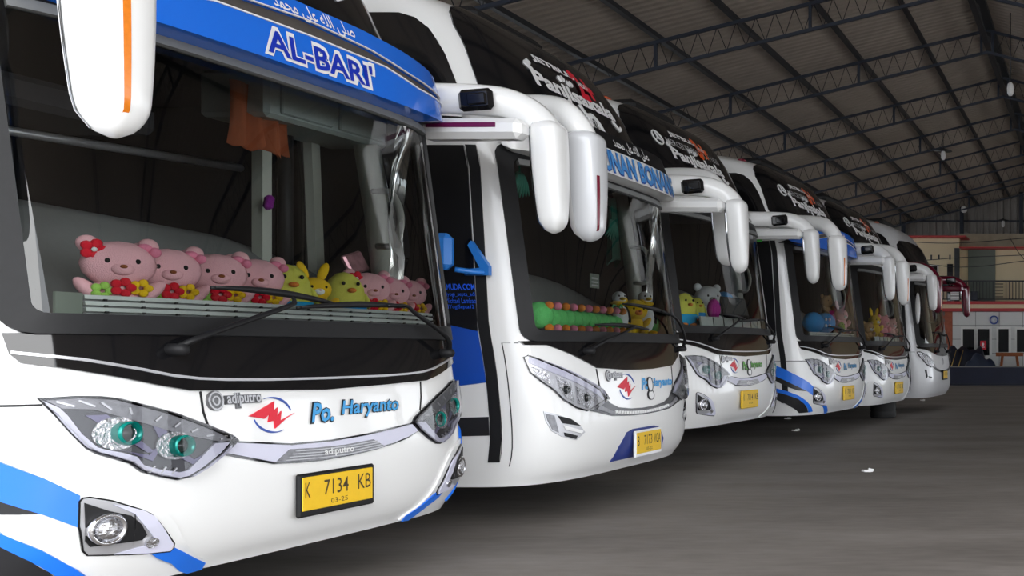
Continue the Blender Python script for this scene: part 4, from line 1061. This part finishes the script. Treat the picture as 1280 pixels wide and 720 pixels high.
    # ---- visor / name band
    if cfg.get('visor') == 'blue':
        def band(zb, zt, off=.0):
            return strip([(a, z) for a, z in zt], [(a, z) for a, z in zb], off, SV, base=-.16)
        lb = sym([(-1.33, 2.60), (-1.28, 2.565), (-1.0, 2.53), (-.786, 2.524), (-.4, 2.524), (0, 2.522)])
        lt = sym([(-1.33, 2.63), (-1.28, 2.64), (-1.0, 2.65), (-.774, 2.655), (-.5, 2.70), (0, 2.708)])
        gt = sym([(-1.33, 2.67), (-1.28, 2.675), (-1.0, 2.69), (-.7, 2.72), (-.42, 2.765), (0, 2.79)])
        ut = sym([(-1.33, 2.72), (-1.28, 2.76), (-1.0, 2.815), (-.7, 2.85), (-.4, 2.87), (0, 2.876)])
        v = P('visor', lambda: band(lb, lt), 'blue_paint', 'vis1'); part('gap_band', lambda: band(lt, gt, -.022), 'grey_gap', v, 'vis2')
        part('visor_edge', lambda: line(lt, .007, .006, SV, b=line(gt, .005, .004, SV)), 'decal_white', v, 'vise')
        part('upper_band', lambda: band(gt, ut, .0), 'blue_paint', v, 'vis3')
        def under():
            A_ = np.concatenate([np.linspace(-1.33, -1.0, 8), np.linspace(-.9, .9, 13), np.linspace(1.0, 1.33, 8)]); Z_ = np.interp(A_, [p[0] for p in lb], [p[1] for p in lb]); n = len(A_)
            P_, Q_ = SV(A_, Z_, -.004), S(A_ * .985, np.full(n, 2.545), .022)
            return MB().add(list(P_) + list(Q_), [(i, i + 1, n + i + 1, n + i)[::-1] for i in range(n - 1)], True)
        part('visor_underside', under, 'black_plastic', v, 'visu')
        if cfg.get('visor_text'):
            part('lettering_outline', lambda: lettering(cfg['visor_text'], -.266, 2.552, .396, 2.676, .004, SV, bold=.075), 'decal_white', v, 'vt0%d' % i)
            part('lettering', lambda: lettering(cfg['visor_text'], -.262, 2.556, .38, 2.664, .007, SV, bold=.022), 'dark_blue_letter', v, 'vt1%d' % i)
            part('script_lettering', lambda: lettering(ARAB, -.17, 2.775, .325, 2.862, .004, SV, bold=.012), 'decal_white', v, 'va%d' % i)
        else:
            part('script_lettering', lambda: lettering(ARAB, -.17, 2.775, .325, 2.862, .004, SV, bold=.012), 'decal_white', v, 'va%d' % i)
    elif cfg.get('visor') == 'white':
        t = sym([(-1.33, 2.70), (-1.28, 2.72), (-.9, 2.735), (-.4, 2.745), (0, 2.748)]); bb = sym([(-1.33, 2.585), (-1.28, 2.56), (-.9, 2.552), (-.4, 2.55), (0, 2.55)])
        tt = sym([(-1.33, 2.72), (-1.28, 2.86), (-.9, 2.90), (-.4, 2.90), (0, 2.90)])
        v = P('visor', lambda: strip(t, bb, 0, SV, base=-.16), 'white_paint', 'wv1')
        part('black_band', lambda: strip(tt, t, -.012, SV, base=-.16), 'black_plastic', v, 'wv2')
        part('end_cap', lambda: patch([(1.18, 2.56), (1.33, 2.57), (1.30, 2.84), (1.24, 2.87), (1.20, 2.74)], .01, SV, base=-.12), 'white_paint', v, 'wv3')
        part('lettering', lambda: lettering('SUNAN BONANG', -.505, 2.572, .975, 2.722, .004, SV, bold=.06, shear=-.12), 'decal_navy', v, 'wvt0')
        part('lettering', lambda: lettering('SUNAN BONANG', -.510, 2.577, .970, 2.727, .007, SV, bold=.035, shear=-.12), 'band_blue', v, 'wvt')
        part('script_lettering', lambda: lettering(ARAB, -.16, 2.765, .45, 2.87, .002, SV, bold=.012), 'decal_white', v, 'wva')
    else:
        P('front_belt', lambda: strip(sym([(-1.40, 2.87), (-1.2, 2.87), (-.6, 2.87), (0, 2.87)]), sym([(-1.40, 2.66), (-1.2, 2.66), (-.6, 2.66), (0, 2.66)]), .02), paint, 'fb' + paint)
    if cfg.get('upper_text'): build_upper_text(root, 'ut%d' % i, *cfg['upper_text'][0], **cfg['upper_text'][1])
    if cfg.get('oval'):
        P('oval_emblem', lambda: line(ellp(.145, 2.98, .10, .12, 24), .018, .022, closed=True, b=line(ellp(.145, 2.98, .075, .094, 24), .007, .022, closed=True, b=lettering('UA', .095, 2.915, .195, 3.045, .022, bold=.01))), 'decal_white', 'ov')
    # ---- mirrors
    mp = cfg.get('mirror_paint', 'white_paint'); ind = cfg.get('indicator', 'amber')
    nx, ny = cfg.get('near_mirror', (.36, -1.50)); fx, fy = cfg.get('far_mirror', (.24, 1.38))
    arm_n = [(-.62, -1.20, 2.80), (-.25, -1.28, 2.81), (nx - .25, (ny - 1.30) / 2, 2.77), (nx - .10, ny * .99, 2.69), (nx - .01, ny, 2.56), (nx, ny, 2.40)]
    arm_f = [(-.50, 1.22, 2.72), (-.12, 1.28, 2.72), (fx - .20, 1.33, 2.70), (fx - .08, fy, 2.63), (fx - .01, fy, 2.52), (fx + .0, fy, 2.38)]
    kk = 'mir%d' % i
    mirror(root, -1, (nx, ny), arm_n, cfg.get('ntop', 2.62), cfg.get('nbot', 1.90), cfg.get('nwx', .115), cfg.get('nwy', .12), mp, ind, False, kk + 'n', cfg.get('silver', False))
    mirror(root, 1, (fx, fy), arm_f, 2.62, 1.92, .098, .10, mp, ind, True, kk + 'f', False, False)
    return root
BUS = [
 dict(lab='nearest coach at left with blue visor, yellow plate and pink plush toys behind the glass', k='A', p=(3.645, 4.79, 0, -.02),
      c=dict(visor='blue', visor_text="AL-BARI'", stripes=True, plate=('K 7134 KB', '03-25'), near_mirror=(.52, -1.60), nwx=.118, nwy=.09, ntop=2.70, nbot=1.875, upper_text=(('2+', None), dict(a0=-.40, orange=False)))),
 dict(lab='second coach from the left with white name band and navy plate surround', k='B', p=(3.6, 7.95, 0, 0),
      c=dict(visor='white', door_blue=True, plate=('B 7173 VGA', '05-22'), upper_text=(('2+', None), dict(a0=-.42, ztop=3.43, orange=False)), oval=True, ug=.09, silver=True, indicator='dark_red', near_mirror=(.30, -1.50))),
 dict(lab='third coach from the left with green lettering on its white nose', k='A', p=(3.91, 11.25, .12, -.05),
      c=dict(text_m='decal_green', plate=('K 7014 KB', '07-24'), plate_frame='plate_yellow', upper_text=(('3+', 'MERCEDES-BENZ OH 1626'), dict(a0=-.55, ztop=3.43)))),
 dict(lab='fourth coach from the left, blue and black stripes, large blue plush behind glass', k='A', p=(3.55, 14.3, .06, -.08),
      c=dict(visor='blue', stripes=True, far_mirror=(.20, 1.32), plate=('K 7041 KB', '09-24'), plate_frame='plate_yellow', marker='dark_red', upper_text=(('3+', 'MERCEDES-BENZ OH 1626'), dict(a0=-.55, ztop=3.43)), oval=True)),
 dict(lab='fifth coach from the left with plain white sides and yellow plush behind glass', k='A', p=(3.43, 17.35, .02, -.08),
      c=dict(plate=('K 7105 KB', '02-25'), plate_frame='plate_yellow', marker='dark_red', near_mirror=(.45, -1.40), upper_text=(('3+', 'MERCEDES-BENZ OH 1626'), dict(a0=-.55, ztop=3.43)))),
 dict(lab='farthest coach in the row, silver white with maroon mirrors', k='C', p=(3.1, 20.4, 0, -.05),
      c=dict(paint='silver_white_paint', mirror_paint='maroon_paint', plate=('K 1597 KB', '01-24'), near_mirror=(.14, -1.45), far_mirror=(.18, 1.40))),
]
ROOT = [make_bus(i, q['lab'], q['k'], *q['p'], q['c']) for i, q in enumerate(BUS)]
st = part('sticker', lambda: patch([(-1.50, 2.56), (-1.64, 2.56), (-1.64, 2.70), (-1.50, 2.68)], .014), 'sticker_green', ROOT[3]); tag(st, 'bright green sticker')
sm = part('side_mirror', lambda: MB().tube([(-.30, -1.25, 1.7), (-.25, -1.36, 1.75), (-.25, -1.38, 2.2), (-.32, -1.25, 2.25)], .02, 6), 'black_plastic', ROOT[5])
part('housing', lambda: MB().ell((-.22, -1.40, 2.0), (.05, .06, .30)), 'white_paint', sm)

# ------------------------------------------------------------------ things inside the coaches
def W(i, x, s, z):
    """bus-local point to world"""
    D, Yc, dz, yaw = BUS[i]['p']; c, n = math.cos(yaw), math.sin(yaw); return (-D + x * c - s * n, Yc + x * n + s * c, z + dz)
def toy(label, i, x, s, z, size, species, col, col2=None, turn=-.5, cat='plush toy', group=None, extras=()):
    """plain stuffed animals: body, head and limbs as parts; faces +X, turned a little towards the near side"""
    t = empty('plush_toy', W(i, x, s, z), turn); t.scale = (size,) * 3; tag(t, label, cat, group)
    k = 'toy' + species
    if species == 'bear':
        part('body', lambda: MB().ell((0, 0, .30), (.26, .34, .32)), col, t, k + 'b' + col)
        h = part('head', lambda: MB().ell((.04, 0, .78), (.30, .44, .36)), col, t, k + 'h' + col)
        part('muzzle', lambda: MB().ell((.29, 0, .70), (.08, .14, .10)), col2 or 'plush_white', h, k + 'm' + str(col2))
        part('nose', lambda: MB().ell((.365, 0, .735), (.025, .045, .03), nu=8, nv=6), 'plush_brown', h, k + 'n')
        for sg in (-1, 1):
            part('eye', lambda sg=sg: MB().ell((.30, sg * .17, .82), (.03, .032, .04), nu=8, nv=6), 'plush_black', h, k + 'e%d' % sg)
            e = part('ear', lambda sg=sg: MB().ell((.0, sg * .34, 1.08), (.09, .13, .13)), col, h, k + 'r%d' % sg + col)
            part('arm', lambda sg=sg: MB().ell((.14, sg * .36, .38), (.13, .10, .22), (sg * -.7, 0, 0)), col, t, k + 'a%d' % sg + col)
            part('foot', lambda sg=sg: MB().ell((.24, sg * .22, .10), (.17, .13, .12)), col, t, k + 'f%d' % sg + col)
    elif species == 'chick':
        part('body', lambda: MB().ell((0, 0, .52), (.30, .36, .52)), col, t, k + 'b' + col)
        part('trousers', lambda: MB().lathe([(.20, .0), (.33, .06), (.375, .18), (.385, .34), (.36, .36)], n=18, scale=(.86, 1)), col2, t, k + 't' + col2)
        part('beak', lambda: MB().ell((.30, 0, .66), (.09, .08, .05), nu=8, nv=6), 'plush_orange', t, k + 'k')
        for sg in (-1, 1):
            part('eye', lambda sg=sg: MB().ell((.26, sg * .13, .80), (.03, .035, .04), nu=8, nv=6), 'plush_black', t, k + 'e%d' % sg)
            part('wing', lambda sg=sg: MB().ell((.02, sg * .38, .48), (.10, .06, .18), (sg * .4, 0, 0)), col, t, k + 'w%d' % sg + col)
            part('foot', lambda sg=sg: MB().ell((.20, sg * .15, .03), (.16, .11, .05), nu=8, nv=6), 'plush_orange', t, k + 'f%d' % sg)
    elif species == 'rabbit':
        part('body', lambda: MB().ell((0, 0, .32), (.27, .34, .34)), col, t, k + 'b' + col)
        h = part('head', lambda: MB().ell((.03, 0, .76), (.28, .34, .28)), col, t, k + 'h' + col)
        part('muzzle', lambda: MB().ell((.27, 0, .70), (.07, .11, .08)), 'plush_white', h, k + 'm'); part('nose', lambda: MB().ell((.335, 0, .735), (.02, .03, .02), nu=8, nv=6), 'plush_rose', h, k + 'n')
        for sg in (-1, 1):
            part('eye', lambda sg=sg: MB().ell((.265, sg * .14, .81), (.03, .03, .035), nu=8, nv=6), 'plush_black', h, k + 'e%d' % sg)
            part('ear', lambda sg=sg: MB().ell((-.02, sg * .20, 1.16), (.06, .10, .24), (sg * -.35, 0, 0)), col, h, k + 'r%d' % sg + col)
            part('arm', lambda sg=sg: MB().ell((.16, sg * .32, .42), (.12, .09, .18), (sg * -.6, 0, 0)), col, t, k + 'a%d' % sg + col)
            part('foot', lambda sg=sg: MB().ell((.24, sg * .2, .09), (.17, .12, .10)), col, t, k + 'f%d' % sg + col)
    elif species == 'penguin':
        part('back', lambda: MB().ell((-.05, 0, .52), (.27, .33, .54)), 'plush_black', t, k + 'b'); part('belly', lambda: MB().ell((.06, 0, .46), (.24, .27, .46)), 'plush_white', t, k + 'y')
        h = part('head', lambda: MB().ell((.04, 0, 1.12), (.20, .21, .20)), 'plush_white', t, k + 'h'); part('collar', lambda: MB().ell((.04, 0, .94), (.24, .26, .09)), 'plush_yellow', t, k + 'c')
        part('beak', lambda: MB().ell((.24, 0, 1.08), (.12, .09, .05), nu=10, nv=6), 'plush_yellow', h, k + 'k')
        for sg in (-1, 1):
            part('eye', lambda sg=sg: MB().ell((.20, sg * .09, 1.17), (.03, .03, .035), nu=8, nv=6), 'plush_black', h, k + 'e%d' % sg)
            part('flipper', lambda sg=sg: MB().ell((.0, sg * .33, .58), (.10, .05, .28), (sg * .25, 0, 0)), 'plush_black', t, k + 'w%d' % sg)
            part('foot', lambda sg=sg: MB().ell((.20, sg * .16, .05), (.18, .13, .06)), 'plush_yellow', t, k + 'f%d' % sg)
    if 'flower' in extras:
        def flower(y, z, x, r):
            b = MB()
            for q in range(5): b.ell((x, y + r * .75 * math.cos(1.257 * q), z + r * .75 * math.sin(1.257 * q)), (.03, r * .55, r * .55), nu=8, nv=5)
            return b
        f = part('flower', lambda: flower(-.30, .98, .20, .13), 'plush_red', t, 'flr'); part('flower_heart', lambda: MB().ell((.235, -.30, .98), (.02, .035, .035), nu=8, nv=5), 'plush_white', f, 'flh')
        part('flower', lambda: flower(.0, .42, .30, .12), 'plush_red', t, 'flr2'); part('leaf', lambda: flower(-.22, .36, .27, .11), 'plush_leaf', t, 'fll'); part('flower', lambda: flower(.21, .42, .27, .11), 'plush_yellow', t, 'fly')
        part('bow', lambda: MB().ell((.08, .28, 1.05), (.08, .10, .07)).ell((.10, .40, .99), (.08, .08, .08)), 'plush_rose', t, 'bow')
        part('skirt', lambda: MB().lathe([(.40, .04), (.44, .10), (.34, .26), (.28, .28)], n=18, scale=(.8, 1)), 'plush_rose', t, 'skirt')
    return t
def spot(i, px, D):                                  # lateral place on the dash shelf for a column of the photograph
    d, Yc, dz, yaw = BUS[i]['p']; c, n = math.cos(yaw), math.sin(yaw); x = d - D; k = (1370 - px) / 1250
    return (d - x * c - k * Yc - k * x * n) / (k * c - n)
zs = 1.345
pinkg = 'pink plush bears along the nearest dashboard'
row = [('leftmost pink plush bear with red flowers on the nearest dashboard', 155, .270), ('second pink plush bear from the left, nearest dashboard', 216, .262), ('third pink plush bear from the left, nearest dashboard', 276, .262),
       ('fourth pink plush bear, just left of the lime chick', 325, .258)]
for lab, px, sz in row: toy(lab, 0, -.40, spot(0, px, 4.02), zs, sz, 'bear', 'plush_pink', 'plush_pink', -.62, group=pinkg, extras=('flower',))
toy('lime plush chick in blue trousers beside the fourth pink bear', 0, -.40, spot(0, 366, 4.02), zs, .275, 'chick', 'plush_lime', 'plush_blue', -.6)
toy('bright yellow plush rabbit between two lime chicks', 0, -.41, spot(0, 400, 4.02), zs, .225, 'rabbit', 'plush_yellow', None, -.5)
toy('lime plush chick in blue trousers right of the yellow rabbit', 0, -.40, spot(0, 436, 4.02), zs, .265, 'chick', 'plush_lime', 'plush_sky', -.5)
for lab, px, sz in (('pink plush bear just right of the second lime chick', 464, .25), ('second pink plush bear right of the lime chicks', 491, .235), ('third pink plush bear right of the lime chicks', 513, .235)):
    toy(lab, 0, -.40, spot(0, px, 4.02), zs, sz, 'bear', 'plush_pink', 'plush_pink', -.5, group=pinkg, extras=('flower',))
toy('rearmost pink plush bear at the far glass corner', 0, -.55, spot(0, 523, 4.18), zs + .12, .23, 'bear', 'plush_pink', 'plush_pink', -.5, group=pinkg, extras=('flower',))
pk = part('snack_pack', MB().box((0, 0, 0), (.03, .16, .12), (.3, -.3, 0), .01), 'foil_pack', loc=W(0, -.62, spot(0, 447, 4.25), 1.70)); tag(pk, 'crinkled red and silver snack pack lying behind the plush bears', 'snack')
# strip lamps / display boards along the foot of the glass
def board(i, label, s0, s1, z0, z1, rows=4, cell=.13, cells=False):
    b = empty('display_board', W(i, 0, 0, z0), BUS[i]['p'][3]); tag(b, label, 'display board', 'display boards behind the windshields')
    A_ = np.linspace(s0, s1, 15)
    def seg(za, zb, off, base):
        m = strip([(a, zb) for a in A_], [(a, za) for a in A_], off, base=base); m.v = [(v[0], v[1], v[2] - z0) for v in m.v]; return m
    part('backing', seg(z0, z1, -.075, -.095), 'board_grey' if cells else 'dash_grey', b)
    h = (z1 - z0) / rows; n = int((s1 - s0) / cell)
    if not cells:
        for r in range(rows):
            part('tube_row', seg(z0 + (r + .18) * h, z0 + (r + .82) * h, -.055, -.08), 'board_grey', b)
            for q in range(n):
                p = S([s0 + (q + .5) * (s1 - s0) / n], [z0 + (r + .08) * h], -.055)[0]; part('clip', MB().box((0, 0, 0), (.010, .010, .008)), 'board_slot', b, 'clip', (p[0], p[1], p[2] - z0))
    else:
        for q in range(n - 1):
            a_ = s0 + (q + 1) * (s1 - s0) / n
            m = line([(a_, z0 + .005), (a_, z1 - .005)], .012, -.070, base=-.08); m.v = [(v[0], v[1], v[2] - z0) for v in m.v]; part('divider', m, 'board_slot', b)
board(0, 'grey four-row display board below the pink plush bears', -.98, 1.16, 1.330, 1.425)
o = part('dark_card', MB().box((0, 0, 0), (.01, .10, .09)), 'shutter_grey_green', loc=W(0, -.215, -1.02, 1.375)); tag(o, 'small dark green card at the near end of the display board', 'card')
board(2, 'pale cell board below the plush toys of the third coach', -.78, 1.0, 1.335, 1.45, cell=.24, cells=True)
board(3, 'pale board below the large blue plush', -.95, 1.0, 1.335, 1.40, rows=2, cell=.3)
board(4, 'pale gridded board below the yellow plush of the fifth coach', -.75, 1.0, 1.335, 1.42, cell=.2, cells=True)
# second coach: long green caterpillar, two penguins, yellow bear, green bolster
ct = empty('plush_caterpillar', W(1, -.36, spot(1, 667, 3.97), 1.405)); tag(ct, 'long green plush caterpillar lying along the second dashboard', 'plush toy')
sA = spot(1, 667, 3.97); sB = spot(1, 770, 3.97); Lc = sB - sA; nseg = 11
for k in range(nseg):
    r = .085 - .002 * k + (.012 if k == 0 else 0)
    part('segment', MB().ell((0, Lc * (k + .5) / nseg, r - .05), (r, Lc / nseg * .72, r)), 'plush_green', ct)
    for sg in (-1, 1):
        part('leg', MB().ell((.07, Lc * (k + .5) / nseg, -.045 if sg < 0 else .115), (.035, .024, .03), nu=8, nv=6), ('plush_orange', 'plush_rose')[k % 2], ct)
for sg in (-1, 1): part('feeler', MB().tube(smooth_path([(.02 * sg, Lc * .95, .10), (.03 * sg, Lc, .17), (.02, Lc * 1.05, .13)], 4), .008, 5), 'plush_green', ct)
toy('left black and white plush penguin on the second dashboard', 1, -.40, spot(1, 776, 3.98), 1.345, .265, 'penguin', 'plush_white', None, -.6)
toy('orange-yellow plush bear between the two penguins', 1, -.44, spot(1, 795, 4.02), 1.345, .265, 'bear', 'plush_yellow', 'plush_orange', -.6)
toy('right black and white plush penguin on the second dashboard', 1, -.40, spot(1, 808, 3.98), 1.345, .285, 'penguin', 'plush_white', None, -.6)
bo = part('green_bolster', MB().tube([(0, -.14, 0), (0, -.12, 0), (0, .10, 0), (0, .12, 0)], [.05, .08, .08, .05], 14), 'plush_green', loc=W(1, -.44, spot(1, 818, 4.04), 1.425)); tag(bo, 'green plush bolster at the far end of the second dashboard', 'bolster')
# third coach
toy('taller lime plush chick at the near corner of the third dashboard', 2, -.40, spot(2, 856, 4.31), 1.345, .33, 'chick', 'plush_lime', 'plush_blue', -.6)
toy('shorter lime plush chick beside the white bear', 2, -.36, spot(2, 871, 4.27), 1.40, .24, 'chick', 'plush_lime', 'plush_sky', -.6)
toy('large white plush bear in magenta on the third dashboard', 2, -.50, spot(2, 884, 4.41), 1.40, .36, 'bear', 'plush_white', 'plush_grey', -.6)
mg = part('magenta_cushion', MB().ell((0, 0, 0), (.06, .13, .12)), 'plush_magenta', loc=W(2, -.30, spot(2, 890, 4.23), 1.53)); tag(mg, 'magenta cushion held before the large white bear', 'cushion')
tb = empty('tablet_screen', W(2, -.33, spot(2, 918, 4.24), 1.46), -.1); tag(tb, 'dark tilted screen leaning on the third dashboard', 'screen')
part('case', MB().box((0, 0, .12), (.03, .62, .24), (0, -.25, 0), .01), 'black_plastic', tb); part('glass', MB().box((.014, 0, .125), (.01, .56, .19), (0, -.25, 0)), 'dash_dark', tb)
bb = empty('blue_cap_bundle', W(2, -.62, spot(2, 910, 4.5), 1.62)); tag(bb, 'blue and white bundle lying behind the dark screen', 'bundle')
part('blue_half', MB().ell((0, -.06, .04), (.12, .16, .13)), 'plush_sky', bb); part('white_half', MB().ell((.02, .10, .03), (.11, .11, .12)), 'plush_white', bb)
# fourth coach
bl = empty('plush_cushion', W(3, -.36, spot(3, 1023, 3.93), 1.41), -.3); tag(bl, 'big bright blue double plush cushion on the fourth dashboard', 'plush toy')
for k in range(2): part('pad', MB().ell((0, -.16 + .30 * k, .12), (.12, .21, .15)), 'plush_sky', bl)
for k in range(2):
    for j in range(2): part('button', MB().ell((.115, -.02 + .09 * k, .08 + .09 * j), (.015, .025, .025), nu=8, nv=5), 'plush_white', bl)
toy('tan plush bear lying behind the blue cushion', 3, -.62, spot(3, 1030, 4.2), 1.68, .26, 'bear', 'plush_tan', 'plush_tan', -.4)
pu = part('purple_cushion', MB().ell((0, 0, 0), (.10, .16, .11)), 'plush_magenta', loc=W(3, -.55, spot(3, 1038, 4.12), 1.64)); tag(pu, 'purple cushion between the tan bear and the pink bear', 'cushion')
toy('tall pink plush rabbit at the middle of the fourth dashboard', 3, -.42, spot(3, 1048, 4.0), 1.40, .36, 'rabbit', 'plush_pink', None, -.4)
toy('small red plush bear at the far side of the fourth dashboard', 3, -.50, spot(3, 1057, 4.05), 1.52, .20, 'bear', 'plush_red', 'plush_tan', -.4)
toy('small mid-blue plush bear by the far corner of the fourth glass', 3, -.40, spot(3, 1063, 3.95), 1.41, .24, 'bear', 'plush_blue', 'plush_white', -.4)
toy('small green plush chick before the pink rabbit', 3, -.30, spot(3, 1051, 3.86), 1.40, .16, 'chick', 'plush_leaf', 'plush_white', -.4)
# fifth coach
toy('tan plush bear at the near corner of the fifth dashboard', 4, -.36, spot(4, 1084, 3.80), 1.345, .27, 'bear', 'plush_tan', 'plush_white', -.5)
toy('tall yellow plush rabbit on the fifth dashboard', 4, -.42, spot(4, 1092, 3.86), 1.42, .36, 'rabbit', 'plush_yellow', None, -.5)
toy('rose pink plush bear right of the tall yellow rabbit', 4, -.42, spot(4, 1103, 3.86), 1.42, .33, 'bear', 'plush_rose', 'plush_pink', -.4)
toy('pale pink plush bear at the far side of the fifth dashboard', 4, -.42, spot(4, 1113, 3.86), 1.42, .30, 'bear', 'plush_pink', 'plush_white', -.4)
# fittings of the nearest coach
r0, r1 = ROOT[0], ROOT[1]
part('overhead_locker', MB().box((-.78, .74, 2.52), (.36, .86, .24), bev=.02), 'panel_green_grey', r0)
part('locker_door', MB().box((-.595, .56, 2.52), (.02, .34, .18), bev=.006).box((-.595, .95, 2.52), (.02, .34, .18), bev=.006), 'panel_green_grey', r0)['kind'] = 'stuff'
part('overhead_locker', MB().box((-1.25, -.45, 2.33), (.5, 1.2, .14), bev=.03), 'interior_dark', r0)
part('partition_post', MB().box((-.93, .66, 2.0), (.06, .06, 1.3)), 'trim_cream', r0); part('partition_post', MB().tube([(-.90, .78, 1.4), (-.90, .78, 2.6)], .035, 10), 'rubber', r0)
part('partition_post', MB().box((-.93, 1.02, 1.95), (.05, .06, 1.2), (0.05, 0, 0)), 'trim_cream', r0); part('partition_glass', MB().box((-.96, .90, 1.98), (.01, .22, .9)), 'lens_cover', r0)
part('cross_rail', MB().tube([(-1.35, -.95, 2.18), (-1.35, 1.0, 2.26)], .022, 8), 'silver_trim', r0)
part('rear_view_bracket', MB().tube([(-.52, -.42, 2.62), (-.50, -.42, 2.35)], .014, 6), 'silver_trim', r0)
cl = empty('orange_cloth', W(0, -.70, .36, 2.56)); tag(cl, 'rust orange cloth hanging behind the upper glass of the nearest coach', 'cloth')
def drape(w, h, n=12, m=8, amp=.025, seed=0):
    b = MB(); rr = random.Random(seed); ph = rr.uniform(0, 6); vs = []; fs = []
    for side in (0, 1):
        for i in range(n + 1):
            for j in range(m + 1):
                u, v = i / n, j / m
                vs.append((amp * math.sin(9 * u + ph) * (.4 + v) + .012 * side, (u - .5) * w * (1 - .18 * math.sin(math.pi * v)), -h * v * (1 - .12 * abs(math.sin(5 * u + ph)) * v)))
    q = (n + 1) * (m + 1)
    for i in range(n):
        for j in range(m):
            k = i * (m + 1) + j; f = (k, k + m + 1, k + m + 2, k + 1); fs += [f[::-1], tuple(x + q for x in f)]
    return b.add(vs, fs, True)
part('fold', drape(.17, .34, seed=2), 'cloth_orange', cl, loc=(0, -.07, 0)); part('fold', drape(.18, .36, seed=5), 'cloth_orange', cl, loc=(.02, .08, 0))
for i, rt in ((0, r0), (1, r1)):
    pf = empty('plastic_film', W(i, -.40, .84, 2.46), BUS[i]['p'][3]); tag(pf, ['clear plastic film hanging by the far pillar of the nearest coach', 'clear plastic film hanging by the far pillar of the second coach'][i], 'plastic film')
    b = MB(); vs = []; fs = []; n = 14
    for k in range(n + 1):
        v = k / n; cx = .03 * math.sin(7 * v) + .16 * max(0, .5 - abs(v - .35)) ; 
        for j in range(4): vs.append((.12 - .10 * v + cx * .3 + .02 * math.sin(5 * v + 2 * j), -.05 - .10 * math.sin(math.pi * min(1, v * 1.4)) + .10 * v + .045 * j * (1 - .3 * v), -1.02 * v))
    for k in range(n):
        for j in range(3): q = k * 4 + j; fs.append((q, q + 1, q + 5, q + 4))
    part('sheet', b.add(vs, fs, True), 'plastic_film', pf)
ba = tag(part('shoulder_bag', MB().box((0, 0, 0), (.04, .05, .08), (.1, .2, .3), .015), 'plush_purple', loc=W(0, -.84, .60, 2.0)), 'small purple bag hanging on a dark post in the nearest coach', 'bag')
# green curtains of the second coach
cu = empty('green_curtain', W(1, -.72, .98, 2.56)); tag(cu, 'dark green curtain tied at the far pillar of the second coach', 'curtain')
part('fold', drape(.22, .62, amp=.03, seed=3), 'curtain_green', cu)
for k, (s, lab) in enumerate(((-.75, 'green tassel hanging behind the near half of the second windshield'), (.62, 'green tassel hanging behind the far half of the second windshield'))):
    ts = empty('green_tassel', W(1, -.55, s, 2.60 - .16 * k)); tag(ts, lab, 'tassel')
    part('cord', MB().tube([(0, 0, 0), (0, 0, -.14)], .006, 5), 'curtain_green', ts)
    tm = MB()
    for q in range(7): tm.tube(smooth_path([(0, (q - 3) * .010, -.12), (.01, (q - 3) * .022, -.2), (0, (q - 3) * .04, -.30 + .01 * abs(q - 3))], 3), [.010, .016, .016, .016, .012, .010, .004], 5)
    part('fringe', tm, 'curtain_green', ts)['kind'] = 'stuff'
pm = empty('permit_sticker', W(1, -.30, spot(1, 735, 3.95), 1.74)); tag(pm, 'small pale paper permit behind the second windshield', 'paper')
part('sheet', MB().box((0, 0, 0), (.006, .14, .11)), 'shutter_grey_green', pm); part('print', MB().box((.004, .0, .02), (.004, .10, .015)).box((.004, 0, -.01), (.004, .10, .012)).box((.004, 0, -.035), (.004, .10, .012)), 'decal_grey', pm)
